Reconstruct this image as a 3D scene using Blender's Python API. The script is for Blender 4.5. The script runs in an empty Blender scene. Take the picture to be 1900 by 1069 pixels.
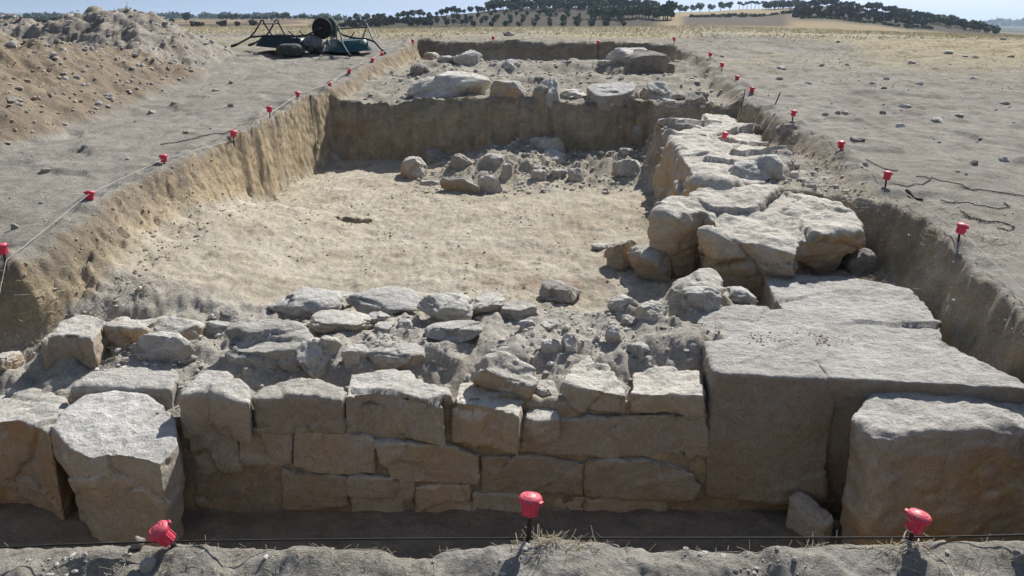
import bpy, math, random
import numpy as np
from mathutils import Vector, Matrix, Euler
S = bpy.context.scene
R = math.radians
random.seed(7); RNG = np.random.default_rng(11)
# ------------------------------------------------------------------ camera, sky, sun
FPX, CX, CY, PITCH, CAMZ = 1645.0, 950.0, 534.5, R(17.0), 1.40
cam_d = bpy.data.cameras.new('camera'); cam = bpy.data.objects.new('camera', cam_d); S.collection.objects.link(cam)
cam.location = (0, 0, CAMZ); cam.rotation_euler = (R(90) - PITCH, 0, 0)
cam_d.sensor_width = 36; cam_d.lens = 36 * FPX / 1900; cam_d.clip_start = 0.05; cam_d.clip_end = 60000
S.camera = cam
SUN_AZ, SUN_EL = R(25), R(40)
W = bpy.data.worlds.new('World'); S.world = W; W.use_nodes = True
nt = W.node_tree; bg = nt.nodes['Background']
sky = nt.nodes.new('ShaderNodeTexSky'); sky.sky_type = 'NISHITA'; sky.sun_disc = False
sky.sun_elevation = SUN_EL; sky.sun_rotation = SUN_AZ; sky.altitude = 0; sky.air_density = 1.0; sky.dust_density = 0.62; sky.ozone_density = 1.1
tcw = nt.nodes.new('ShaderNodeTexCoord'); mad = nt.nodes.new('ShaderNodeVectorMath'); mad.operation = 'MULTIPLY_ADD'
mad.inputs[1].default_value = (1, 1, .85); mad.inputs[2].default_value = (0, 0, .3)      # keeps the yellow band of the sky below the land
nt.links.new(tcw.outputs['Generated'], mad.inputs[0]); nt.links.new(mad.outputs[0], sky.inputs[0])
hs = nt.nodes.new('ShaderNodeHueSaturation'); hs.inputs['Saturation'].default_value = .78
nt.links.new(sky.outputs[0], hs.inputs['Color']); nt.links.new(hs.outputs[0], bg.inputs[0]); bg.inputs[1].default_value = 0.092
sun_d = bpy.data.lights.new('sun', 'SUN'); sun = bpy.data.objects.new('sun', sun_d); S.collection.objects.link(sun)
sun_d.energy = 5.0; sun_d.angle = R(0.53); sun_d.color = (1.0, 0.965, 0.91)
sd = Vector((math.sin(SUN_AZ) * math.cos(SUN_EL), math.cos(SUN_AZ) * math.cos(SUN_EL), math.sin(SUN_EL)))
sun.rotation_euler = (-sd).to_track_quat('-Z', 'Y').to_euler(); sun.location = (20, 40, 40)
S.view_settings.view_transform = 'Standard'; S.view_settings.look = 'None'; S.view_settings.gamma = 1
S.view_settings.exposure = 0.33
S.cycles.max_bounces = 6; S.cycles.diffuse_bounces = 4

# ------------------------------------------------------------------ helpers
sp, cp = math.sin(PITCH), math.cos(PITCH)
def ray(px, py):
    u, v = (px - CX) / FPX, (CY - py) / FPX
    return np.array([u, cp + v * sp, -sp + v * cp])
def Pz(px, py, z):
    d = ray(px, py); t = (z - CAMZ) / d[2]; return np.array([d[0] * t, d[1] * t, z])
def Py(px, py, y):
    d = ray(px, py); t = y / d[1]; return np.array([d[0] * t, y, CAMZ + d[2] * t])
def Pplane(px, py, s=0.07):
    d = ray(px, py); t = -CAMZ / (d[2] - s * d[1]); return np.array([d[0] * t, d[1] * t, s * d[1] * t])

def _h(ix, iy, iz, seed):
    n = (ix.astype(np.uint32) * np.uint32(374761393) + iy.astype(np.uint32) * np.uint32(668265263)
         + iz.astype(np.uint32) * np.uint32(2147483647) + np.uint32(seed * 974711 % 4294967291))
    n = (n ^ (n >> np.uint32(13))) * np.uint32(1274126177)
    n = (n ^ (n >> np.uint32(16))) * np.uint32(2246822519)
    return (n ^ (n >> np.uint32(15))).astype(np.float64) / 4294967295.0
def vn2(x, y, seed=0):
    x = np.asarray(x, float); y = np.asarray(y, float)
    ix = np.floor(x).astype(np.int64); iy = np.floor(y).astype(np.int64)
    fx = x - ix; fy = y - iy; fx = fx * fx * fx * (fx * (fx * 6 - 15) + 10); fy = fy * fy * fy * (fy * (fy * 6 - 15) + 10)
    z = np.zeros_like(ix)
    a = _h(ix, iy, z, seed); b = _h(ix + 1, iy, z, seed); c = _h(ix, iy + 1, z, seed); d = _h(ix + 1, iy + 1, z, seed)
    return ((a + (b - a) * fx) + ((c + (d - c) * fx) - (a + (b - a) * fx)) * fy) * 2 - 1
def vn3(p, seed=0):
    i = np.floor(p).astype(np.int64); f = p - i; f = f * f * f * (f * (f * 6 - 15) + 10)
    def g(a, b, c): return _h(i[:, 0] + a, i[:, 1] + b, i[:, 2] + c, seed)
    def L(a, b, t): return a + (b - a) * t
    x0 = L(L(g(0,0,0), g(1,0,0), f[:,0]), L(g(0,1,0), g(1,1,0), f[:,0]), f[:,1])
    x1 = L(L(g(0,0,1), g(1,0,1), f[:,0]), L(g(0,1,1), g(1,1,1), f[:,0]), f[:,1])
    return L(x0, x1, f[:,2]) * 2 - 1
def fbm2(x, y, seed=0, oct=4, gain=0.5, lac=2.03):
    s = 0; a = 1; n = 0
    for k in range(oct):
        s = s + a * vn2(x + 17.3 * k, y - 9.1 * k, seed + k); n += a; a *= gain; x = x * lac; y = y * lac
    return s / n
def fbm3(p, seed=0, oct=4, gain=0.5, lac=2.03):
    s = 0; a = 1; n = 0
    for k in range(oct):
        s = s + a * vn3(p + 13.7 * k, seed + k); n += a; a *= gain; p = p * lac
    return s / n
def ss(a, b, x):
    t = np.clip((x - a) / (b - a), 0, 1); return t * t * (3 - 2 * t)
def sdpoly(x, y, poly):      # signed distance, positive inside
    x = np.asarray(x, float); y = np.asarray(y, float)
    d = np.full(x.shape, 1e9); ins = np.zeros(x.shape, bool); n = len(poly)
    for k in range(n):
        ax, ay = poly[k]; bx, by = poly[(k + 1) % n]
        ex, ey = bx - ax, by - ay; wx, wy = x - ax, y - ay
        t = np.clip((wx * ex + wy * ey) / (ex * ex + ey * ey + 1e-12), 0, 1)
        d = np.minimum(d, (wx - ex * t) ** 2 + (wy - ey * t) ** 2)
        c = (ay > y) != (by > y)
        if ey != 0: ins ^= c & (x < ax + (y - ay) * ex / ey)
    return np.where(ins, 1, -1) * np.sqrt(d)
def sdline(x, y, pts):       # distance to a polyline and the fraction along it
    d = np.full(np.shape(x), 1e9); fr = np.zeros(np.shape(x)); n = len(pts) - 1
    for k in range(n):
        ax, ay = pts[k][:2]; bx, by = pts[k + 1][:2]
        ex, ey = bx - ax, by - ay; wx, wy = x - ax, y - ay
        t = np.clip((wx * ex + wy * ey) / (ex * ex + ey * ey + 1e-12), 0, 1)
        q = np.hypot(wx - ex * t, wy - ey * t); m = q < d
        d = np.where(m, q, d); fr = np.where(m, (k + t), fr)
    return d, fr

# ------------------------------------------------------------------ shape of the land
EDGE_L = [(10, 490), (168, 378), (308, 306), (433, 250), (500, 212), (553, 185), (612, 160), (648, 137), (690, 113), (766, 78)]
EDGE_R = [(1251, 82), (1317, 112), (1339, 133), (1366, 155), (1393, 180), (1469, 225), (1560, 285), (1641, 350), (1776, 455), (1890, 556)]
pl = [Pplane(*q)[:2] for q in EDGE_L]; pr = [Pplane(*q)[:2] for q in EDGE_R]
TRENCH = [(-3.5, 1.90), (-3.5, 3.72), (-2.75, 3.93)] + [(p[0] + .07, p[1]) for p in pl] + [(p[0] - .07, p[1]) for p in pr] + [(2.06, 3.0), (2.10, 1.91)]
BACK = [(-2.6, 9.48), (-.3, 9.34), (.95, 9.26), (1.3, 9.3), (1.42, 9.0), (3.2, 9.0), (3.2, 15.5), (-2.6, 15.5)]
RIGHT = [(1.42, 9.4), (1.32, 7.5), (1.22, 6.0), (1.35, 5.55), (1.85, 5.4), (2.0, 5.1), (2.6, 5.1), (2.9, 9.4)]
DIST = np.array([15.0, 21, 38, 100, 300, 400, 500, 650, 900, 1500, 4000, 9000, 15000])
COLX = np.array([-900, 0, 100, 200, 400, 560, 640, 700, 760, 850, 940, 1000, 1100, 1200, 1240, 1290, 1400, 1470, 1530, 1600, 1700, 1800, 1840, 1900, 2800.])
FAR = {
 21:  [62]*8 + [61]*6 + [61, 61, 62, 63, 64, 65, 67, 69, 70, 71, 76],
 38:  [50]*5 + [51, 52, 53, 53, 52, 51, 50, 50, 49, 49, 48, 51, 53.5, 55.5, 58, 61, 64, 66, 68, 75],
 100: [62]*19 + [64, 67, 71, 74, 77, 82],
 300: [50, 50, 50, 50, 52, 53, 56, 56, 56, 56, 56, 56, 56, 54, 48, 46, 48, 52, 58, 62, 66, 70, 72, 74, 80],
 400: [46, 46, 45, 45, 47, 46, 50, 45, 42, 40, 38, 36, 36, 36, 37, 39, 38, 34, 32, 38, 50, 60, 66, 70, 78],
 500: [41, 41, 40, 40, 43, 42, 44, 38, 32, 26, 19, 15, 14, 18, 27, 29, 29, 22, 12, 21, 36, 54, 62, 68, 76],
 650: [37, 37, 37, 37, 39, 37, 42, 40, 36, 32, 27, 24, 21, 22, 24, 22, 17, 14.5, 20, 34, 46, 58, 64, 66, 72],
 900: [37, 37, 37, 37, 38, 36, 42, 42, 42, 40, 38, 36, 32, 32, 30, 30, 28, 28, 34, 42, 50, 56, 60, 62, 66],
 1500: [35.5, 35.5, 35, 35, 35, 35, 38, 40, 40, 40, 40, 40, 40, 40, 40, 40, 40, 40, 40, 44, 48, 52, 54, 55, 58],
 4000: [33]*7 + [36]*12 + [40, 44, 46, 47, 47, 49],
 9000: [26, 24, 24, 25, 30, 31, 33] + [35]*12 + [38, 39, 40, 40.5, 40, 41],
 15000: [24, 23, 21.5, 25, 29, 31, 33] + [35]*12 + [38, 39, 40, 40.5, 40, 41],
}
def slope_of(py): return np.tan(PITCH - np.arctan((CY - np.asarray(py, float)) / FPX))
FARZ = np.array([np.interp(COLX, COLX, FAR[int(D)]) if D > 15 else np.zeros(len(COLX)) for D in DIST])
FARZ[1:] = CAMZ - DIST[1:, None] * slope_of(FARZ[1:])
FARZ[0] = 1.045
def H(x, y, detail=True):
    """height of the ground and its colour zones"""
    x = np.asarray(x, float); y = np.asarray(y, float)
    Z = np.zeros(x.shape); C = np.zeros(x.shape + (3,))
    def paint(m, col):
        nonlocal C
        C = C * (1 - m[..., None]) + np.array(col) * m[..., None]
    near = y < 17.5
    # far land: bilinear in (bearing, log distance)
    yy = np.maximum(y, 15.0); u = x / np.maximum(y, .5) * FPX * (1 / cp) * .985 + CX
    li = np.interp(np.log(yy), np.log(DIST), np.arange(len(DIST)))
    i0 = np.clip(np.floor(li).astype(int), 0, len(DIST) - 2); ft = li - i0
    uj = np.interp(u, COLX, np.arange(len(COLX))); j0 = np.clip(np.floor(uj).astype(int), 0, len(COLX) - 2); fu = uj - j0
    fu = fu * fu * (3 - 2 * fu) * .6 + fu * .4
    a = FARZ[i0, j0] * (1 - fu) + FARZ[i0, j0 + 1] * fu; b = FARZ[i0 + 1, j0] * (1 - fu) + FARZ[i0 + 1, j0 + 1] * fu
    zf = a * (1 - ft) + b * ft
    zf = zf + np.where(y > 60, fbm2(x / 40, y / 60, 5, 3) * np.minimum(y / 400, 1) * 1.2, 0)
    plane = .07 * np.minimum(y, 14.9)
    Z = np.where(y < 15.0, plane, zf)
    k = ss(13.5, 17, y)
    # --- colours of the open land
    f1 = fbm2(x * .9, y * .9, 21, 4); f2 = fbm2(x * .25, y * .25, 22, 3)
    C[...] = (.342, .324, .288)
    paint(ss(-.2, .5, f1) * .5, (.38, .36, .325)); paint(ss(.1, .6, -f1) * .45, (.25, .23, .20))
    straw = ss(10.0, 16.0, y + 3.0 * f2 + .45 * x * (x > 3) * ss(3.5, 8, x) - 1.5 * (x < -2))
    paint(straw * ss(-.5, .35, fbm2(x * .5, y * .35, 23, 4)) * .9, (.45, .40, .27))
    if np.any(y > 38):
        far = ss(38, 50, y)
        paint(far, (.33, .27, .165))
        fld = vn2(u / 130, np.log(yy) * 7, 31)
        paint(far * ss(.0, .15, fld) * (u < 700), (.21, .155, .11))
        paint(far * ss(.25, .3, -fld) * (u < 700), (.12, .10, .07))
        orch = far * ss(640, 700, u) * (1 - ss(1195, 1245, u)) * (1 - ss(580, 620, y)) * (y > 150)
        paint(orch, (.080, .066, .052)); paint(orch * ss(.1, .4, fbm2(x / 9, y / 14, 33, 3)) * .7, (.075, .075, .045))
        paint(far * ss(560, 640, u) * (1 - ss(740, 800, u)) * (y > 250) * (y < 560), (.07, .068, .045))
        paint(far * ss(1250, 1275, u) * (1 - ss(1440, 1475, u)) * ss(310, 330, y) * (1 - ss(480, 510, y)), (.13, .108, .088))
        paint(far * ss(1440, 1490, u) * ss(330, 380, y) * (1 - ss(600, 700, y)), (.085, .075, .055))
        paint(ss(700, 1000, y) * (u > 1500), (.10, .115, .08))
        paint(ss(900, 1500, y) * (u < 1500), (.12, .13, .085))
        paint(ss(3000, 6000, y), (.09, .12, .11))
    if detail:
        Z = Z + np.where(y < 60, .018 * fbm2(x * 1.3, y * 1.3, 41, 3) + .013 * fbm2(x * 6, y * 6, 42, 4), 0)
    if detail:
        sc = fbm2(x * 3.1 + 3, y * 3.1, 44, 2); Z = Z - np.where(y < 20, .022 * ss(.25, .5, sc) - .010 * ss(.25, .5, -fbm2(x * 4.3, y * 2.2, 45, 2)), 0)
    # --- spoil heaps
    lump = fbm2(x * 1.1, y * 1.1, 51, 4); fine = fbm2(x * 5.5, y * 5.5, 52, 4)
    hb, fb = sdline(x + .12 * lump, y, [(-6.6, 4.2), (-5.25, 7.3), (-5.0, 8.8), (-4.45, 10.2)])
    hh = np.interp(fb, [0, 1, 2, 3], [.66, .74, .62, .34]); hw = np.interp(fb, [0, 1, 2, 3], [1.8, 1.75, 1.5, 1.0])
    e1 = np.clip(1 - hb / hw, 0, 1); hz1 = hh * (1.25 * e1 ** .95 - .25 * e1 ** 3) * (1 + .35 * lump) + e1 ** .5 * .10 * fine
    hg, fg = sdline(x, y + .15 * lump, [(-9.5, 10.5), (-7.3, 12.3), (-5.9, 12.9), (-5.15, 12.6), (-4.7, 11.4), (-4.45, 10.6)])
    hh = np.interp(fg, [0, 1, 2, 3, 4, 5], [.52, .46, .60, .60, .46, .28]); hw = np.interp(fg, [0, 1, 2, 3, 4, 5], [1.7, 1.6, 1.6, 1.3, 1.0, .7])
    e2 = np.clip(1 - hg / hw, 0, 1); hz2 = hh * (1.3 * e2 - .3 * e2 ** 3) * (1 + .5 * lump) + e2 ** .5 * .13 * fine
    hz = np.where((y < 17) & (x < -2.5), np.maximum(hz1, hz2), 0); Z = Z + hz
    m = ss(.01, .08, hz1) * (x < -2.5); paint(m, (.30, .248, .19)); paint(m * ss(-.1, .5, lump) * .6, (.36, .305, .24))
    m = ss(.01, .08, hz2) * ss(-.02, .10, hz2 - hz1 + .08 * fine) * (x < -2.5) * (y < 17); paint(m, (.375, .345, .305)); paint(m * ss(-.2, .4, -fine) * .5, (.30, .27, .23))
    if not np.any(near): return Z, C
    # --- the trench
    w1 = fbm2(x * 2.3, y * 2.3, 61, 3); w2 = fbm2(x * 9, y * 9, 62, 3)
    rib = vn2(y * 27 + 2.5 * w1 + 1.2 * w2, x * 3, 63) + .6 * vn2(y * 11 + w1, x * 2, 69)
    left = ss(.6, -.6, x) if False else 1 - ss(-.8, .3, x)
    leftfar = left * ss(6.3, 7.2, y) * (1 - ss(9.0, 9.6, y))
    s = sdpoly(x, y, TRENCH) + (.065 * w1 + .018 * w2 + .012 * fbm2(x * 22, y * 22, 64, 2)) * ss(1.7, 2.6, y) + .028 * w2 * (1 - ss(1.7, 2.6, y)) + .03 * w1 * (1 - ss(1.7, 2.6, y)) + .013 * rib * leftfar
    F = -.10 + .03 * fbm2(x * 1.6, y * 1.6, 71, 3) + .022 * fbm2(x * 6, y * 5, 72, 4) + .018 * np.abs(fbm2(x * 15, y * 10, 74, 3)) + .007 * fbm2(x * 32, y * 26, 78, 2)
    c_floor = np.zeros(x.shape + (3,)); c_floor[...] = (.52, .475, .385)
    def pf(m, col):
        nonlocal c_floor
        c_floor = c_floor * (1 - m[..., None]) + np.array(col) * m[..., None]
    pf(ss(-.1, .5, fbm2(x * 1.3, y * 1.3, 73, 4)) * .6, (.57, .53, .45)); pf(ss(.1, .6, -w1) * .6, (.43, .365, .275)); pf(ss(.2, .5, fbm2(x * 4.5, y * 3.2, 75, 4)) * .55, (.40, .35, .275)); pf(ss(.15, .5, fbm2(x * 11, y * 7, 76, 3)) * .4, (.58, .55, .47))
    pf(ss(.55, .1, np.hypot((x - .42) / .9, (y - 5.0) / .3) + .4 * w2) if False else (1 - ss(.1, .55, np.hypot((x - .32) / .75, (y - 4.95) / .4) + .35 * w2)) * .6, (.27, .185, .135))
    F = F + .03 * ss(8.3, 9.2, y)
    F = F + (.24 * ss(-.9, -2.1, -(-x)) if False else .24 * (1 - ss(-2.15, -.95, x)) * ss(4.0, 4.5, y) * (1 - ss(6.0, 7.4, y)))
    # post hole
    q = np.hypot((x + 1.22) / .16, (y - 6.62) / .10) + .2 * w2; F = F - .20 * (1 - ss(.7, 1.05, q))
    # floor climbs against the near left cut
    # wall core of rubble
    core = ss(3.27, 3.30, y) * (1 - ss(4.15, 4.55, y + .1 * w1)) * (1 - ss(.95, 1.2, x))
    F = F + core * (.085 * ss(3.42, 3.66, y + .03 * w1) - .025 + .024 * w1 + .034 * w2 + .013 * fbm2(x * 21, y * 21, 66, 4) + .03 * ss(-1.2, -.2, x) + .07 * ss(.3, .7, x) * ss(3.45, 3.7, y)); F = F - (.055 * ss(3.42, 3.66, y) * (1 - ss(3.85, 4.5, y)) + .085 * (1 - ss(3.40, 3.95, y))) * (1 - ss(-1.36, -1.2, x)) * ss(3.27, 3.30, y + .14 * (x < -1.6)); pf(core * .9, (.50, .475, .43))
    # hollow in front of second row
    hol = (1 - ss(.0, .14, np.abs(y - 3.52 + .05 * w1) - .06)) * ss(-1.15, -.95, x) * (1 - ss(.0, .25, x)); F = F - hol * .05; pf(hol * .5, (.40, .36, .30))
    # heap of rubble at the end of the room
    mo = ss(-1.05, -.1, x + .25 * w1) * ss(7.75, 8.75, y + .15 * w1 - .25 * ss(.0, -.9, x)) * (y < 10)
    F = F + mo * (.15 + .08 * w1 + .075 * w2 + .02 * fbm2(x * 22, y * 18, 67, 2)) ; pf(mo * .8, (.44, .405, .345))
    # right hand masses
    rt = sdpoly(x, y, RIGHT) + .05 * w1; mr = ss(-.12, .10, rt); zr = .365 + .05 * w1 + .025 * w2 + .012 * fbm2(x * 20, y * 20, 68, 3) - .12 * ss(8.0, 8.8, y) * ss(1.75, 2.0, x)
    F = F * (1 - mr) + zr * mr; pf(mr, (.43, .40, .345))
    lowr = ss(1.0, 1.2, x) * ss(4.05, 4.25, y) * (1 - ss(5.0, 5.3, y)); F = F + lowr * (.10 * ss(1.4, 1.8, x) - .08 * (1 - ss(1.3, 1.5, x)))
    nb = ss(.74, .84, x) * (1 - ss(1.36, 1.46, x)) * ss(4.02, 4.1, y) * (1 - ss(4.45, 4.75, y)); F = F + nb * .08
    # back platform
    bk = sdpoly(x, y, BACK) + .05 * w1 + .03 * w2; mb = ss(-.03, .05, bk)
    zb = .545 + .052 * (y - 9.5) + .045 * w1 + .03 * w2 + .05 * ss(-.3, .3, vn2(x * 1.1, y * 2.5, 77))
    bank = np.exp(-((y - 12.55 - .1 * w1) / .22) ** 2) * ss(-.6, .1, x) + .8 * np.exp(-((y - 10.75 - .1 * w1) / .25) ** 2)
    zb = zb + .07 * bank - .07 * ss(13.4, 14.2, y)
    F = F * (1 - mb) + zb * mb; pf(mb, (.41, .38, .325))
    face = (1 - np.abs(2 * ss(-.10, .06, bk) - 1)) * (y > 9) * (x < 1.5); pf(np.clip(face * 1.5, 0, 1), (.50, .40, .27))
    # the dug-out in front of the masonry
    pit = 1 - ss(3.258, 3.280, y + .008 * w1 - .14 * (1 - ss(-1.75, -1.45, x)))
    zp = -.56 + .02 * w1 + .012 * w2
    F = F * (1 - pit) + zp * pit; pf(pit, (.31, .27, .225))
    # blend to the top of the cut
    wd = np.where(left > .5, np.interp(y, [3.5, 3.9, 4.3, 6.0, 7.2], [.14, .2, .34, .30, .11]), .15)
    wd = np.where(y < 2.6, .10, wd); wd = np.where(y > 9.3, .16, wd)
    e = ss(0, 1, s / wd); e = e ** np.where(left > .5, .8, .75)
    e = np.clip(e + .10 * (w2 + .6 * w1) * (4 * e * (1 - e)), 0, 1)
    Zt = Z * (1 - e) + F * e
    Zt = Zt + 4 * e * (1 - e) * left * (.05 * w2 + .045 * fbm2(x * 20, y * 20, 65, 4) + .03 * w1) * (y > 3.6)
    rim = np.exp(-((s + .05) / .09) ** 2) * (.022 + .03 * w2 + .02 * w1); Zt = Zt + rim
    Zt = Zt + .035 * np.exp(-((x - .10) / .10) ** 2 - ((y - 1.88) / .045) ** 2) * (1 + .6 * w2)
    lipn = np.exp(-((y - 1.72) / .16) ** 2); Zt = Zt + lipn * (.009 * fbm2(x * 14, y * 14, 79, 4) + .007 * np.abs(fbm2(x * 38, y * 38, 80, 2)) + .02 * w1)
    mt = near & (s > -.5); Z = np.where(mt, Zt, Z)
    dep = np.clip(Z * 0 + (plane - Zt), 0, 1)
    cutc = np.zeros(x.shape + (3,)); cutc[...] = (.50, .42, .30)
    top = 1 - ss(.05, .20, dep + .05 * w2); cutc = cutc * (1 - top[..., None]) + np.array((.29, .25, .195)) * top[..., None]
    rs = (ss(.3, 1.2, x) * .8)[..., None]; cutc = cutc * (1 - rs) + np.array((.46, .41, .335)) * rs
    g = np.exp(-((y - 14.6) / .5) ** 2)[..., None]; cutc = cutc * (1 - g) + np.array((.29, .245, .195)) * g
    inside = (ss(-.02, .04, s) * near)[..., None]; fl = ss(.75, .97, e)[..., None]
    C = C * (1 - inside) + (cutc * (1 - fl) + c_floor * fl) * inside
    return Z, C
def Hz(x, y): return float(H(np.array([x]), np.array([y]))[0][0])
def hit(px, py):
    d = ray(px, py); t = np.geomspace(1.3, 70, 900)
    q = CAMZ + d[2] * t - H(d[0] * t, d[1] * t)[0]
    i = int(np.argmax(q < 0)); i = max(i, 1)
    f = q[i - 1] / (q[i - 1] - q[i] + 1e-12); tt = t[i - 1] + (t[i] - t[i - 1]) * f
    return np.array([d[0] * tt, d[1] * tt, CAMZ + d[2] * tt])

# ------------------------------------------------------------------ mesh and object helpers
def np_mesh(name, V, Fq, smooth=True, k=None):
    V = np.asarray(V, np.float32); Fq = np.asarray(Fq, np.int32); k = Fq.shape[1]
    me = bpy.data.meshes.new(name); me.vertices.add(len(V)); me.vertices.foreach_set('co', V.ravel())
    me.loops.add(Fq.size); me.loops.foreach_set('vertex_index', Fq.ravel())
    me.polygons.add(len(Fq)); me.polygons.foreach_set('loop_start', np.arange(0, Fq.size, k, dtype=np.int32))
    me.polygons.foreach_set('use_smooth', np.full(len(Fq), smooth)); me.update(calc_edges=True); me.validate()
    return me
def col_attr(me, C):
    a = me.color_attributes.new('soil', 'FLOAT_COLOR', 'POINT')
    a.data.foreach_set('color', np.concatenate([C, np.ones((len(C), 1))], 1).astype(np.float32).ravel())
def link(name, me, mat=None, parent=None):
    o = bpy.data.objects.new(name, me); S.collection.objects.link(o)
    if mat: 
        if me is not None and not me.materials: me.materials.append(mat)
    if parent: o.parent = parent
    return o
def tag(o, label=None, cat=None, group=None, kind=None):
    if label: o['label'] = label
    if cat: o['category'] = cat
    if group: o['group'] = group
    if kind: o['kind'] = kind
    return o
def thing(name, label, cat, loc, rot=(0, 0, 0), group=None):
    o = bpy.data.objects.new(name, None); S.collection.objects.link(o); o.location = loc; o.rotation_euler = rot; o.empty_display_size = .1
    return tag(o, label, cat, group)
class MB:
    def __init__(s): s.v = []; s.f = []
    def add(s, vs, fs):
        n = len(s.v); s.v += [tuple(v) for v in vs]; s.f += [tuple(i + n for i in f) for f in fs]
    def tube(s, pts, r, n=8, cap=True):
        pts = [Vector(p) for p in pts]; rings = []; up = None
        for i, p in enumerate(pts):
            t = (pts[min(i + 1, len(pts) - 1)] - pts[max(i - 1, 0)]).normalized()
            if up is None: up = t.orthogonal().normalized()
            up = (up - t * up.dot(t)).normalized(); b = t.cross(up); rr = r[i] if isinstance(r, (list, tuple)) else r
            rings.append([p + (up * math.cos(2 * math.pi * k / n) + b * math.sin(2 * math.pi * k / n)) * rr for k in range(n)])
        vs = [v for ring in rings for v in ring]; fs = []
        for i in range(len(rings) - 1):
            for k in range(n): fs.append((i * n + k, i * n + (k + 1) % n, (i + 1) * n + (k + 1) % n, (i + 1) * n + k))
        if cap: fs += [tuple(range(n))[::-1], tuple(range((len(rings) - 1) * n, len(rings) * n))]
        s.add(vs, fs)
    def lathe(s, prof, n=24, M=Matrix()):
        vs = []; fs = []
        for r, z in prof:
            for k in range(n): vs.append(M @ Vector((r * math.cos(2 * math.pi * k / n), r * math.sin(2 * math.pi * k / n), z)))
        for i in range(len(prof) - 1):
            for k in range(n): fs.append((i * n + k, i * n + (k + 1) % n, (i + 1) * n + (k + 1) % n, (i + 1) * n + k))
        fs += [tuple(range(n))[::-1], tuple(range((len(prof) - 1) * n, len(prof) * n))]
        s.add(vs, fs)
    def box(s, c, d, M=Matrix()):
        vs = [M @ Vector((c[0] + d[0] * a / 2, c[1] + d[1] * b / 2, c[2] + d[2] * e / 2)) for a in (-1, 1) for b in (-1, 1) for e in (-1, 1)]
        s.add(vs, [(0, 1, 3, 2), (4, 6, 7, 5), (0, 4, 5, 1), (2, 3, 7, 6), (0, 2, 6, 4), (1, 5, 7, 3)])
    def build(s, name, mat, parent=None, smooth=True):
        me = bpy.data.meshes.new(name); me.from_pydata([tuple(v) for v in s.v], [], s.f); me.validate()
        if smooth:
            for p in me.polygons: p.use_smooth = True
            try: me.set_sharp_from_angle(angle=R(40))
            except Exception: pass
        return link(name, me, mat, parent)

# ------------------------------------------------------------------ materials
class NT:
    def __init__(s, name, rough=.9):
        s.m = bpy.data.materials.new(name); s.m.use_nodes = True; s.t = s.m.node_tree; s.b = s.t.nodes['Principled BSDF']
        s.b.inputs['Roughness'].default_value = rough; s.b.inputs['Specular IOR Level'].default_value = .25
    def n(s, typ, **kw):
        x = s.t.nodes.new('ShaderNode' + typ)
        for k, v in kw.items():
            if k in x.inputs: x.inputs[k].default_value = v
            else: setattr(x, k, v)
        return x
    def l(s, a, b): s.t.links.new(a, b)
    def noise(s, co, scale, detail=6, rough=.6):
        x = s.n('TexNoise', Scale=scale, Detail=detail, Roughness=rough); s.l(co, x.inputs['Vector']); return x.outputs['Fac']
    def ramp(s, fac, stops):
        x = s.n('ValToRGB'); s.l(fac, x.inputs[0]); cr = x.color_ramp
        while len(cr.elements) < len(stops): cr.elements.new(.5)
        for e, (p, c) in zip(cr.elements, stops):
            e.position = p; e.color = (*c, 1) if len(c) == 3 else c
        return x.outputs[0]
    def mix(s, fac, a, b, typ='MIX'):
        x = s.n('MixRGB', blend_type=typ)
        for sock, v in zip(x.inputs, (fac, a, b)):
            if isinstance(v, (int, float)): sock.default_value = v
            elif isinstance(v, tuple): sock.default_value = (*v, 1)
            else: s.l(v, sock)
        return x.outputs[0]
    def bump(s, h, strength, dist, prev=None):
        x = s.n('Bump', Strength=strength, Distance=dist); s.l(h, x.inputs['Height'])
        if prev is not None: s.l(prev, x.inputs['Normal'])
        s.l(x.outputs[0], s.b.inputs['Normal']); return x.outputs[0]
    def color(s, c): s.l(c, s.b.inputs['Base Color'])
def g3(v): return (v, v, v)
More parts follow.
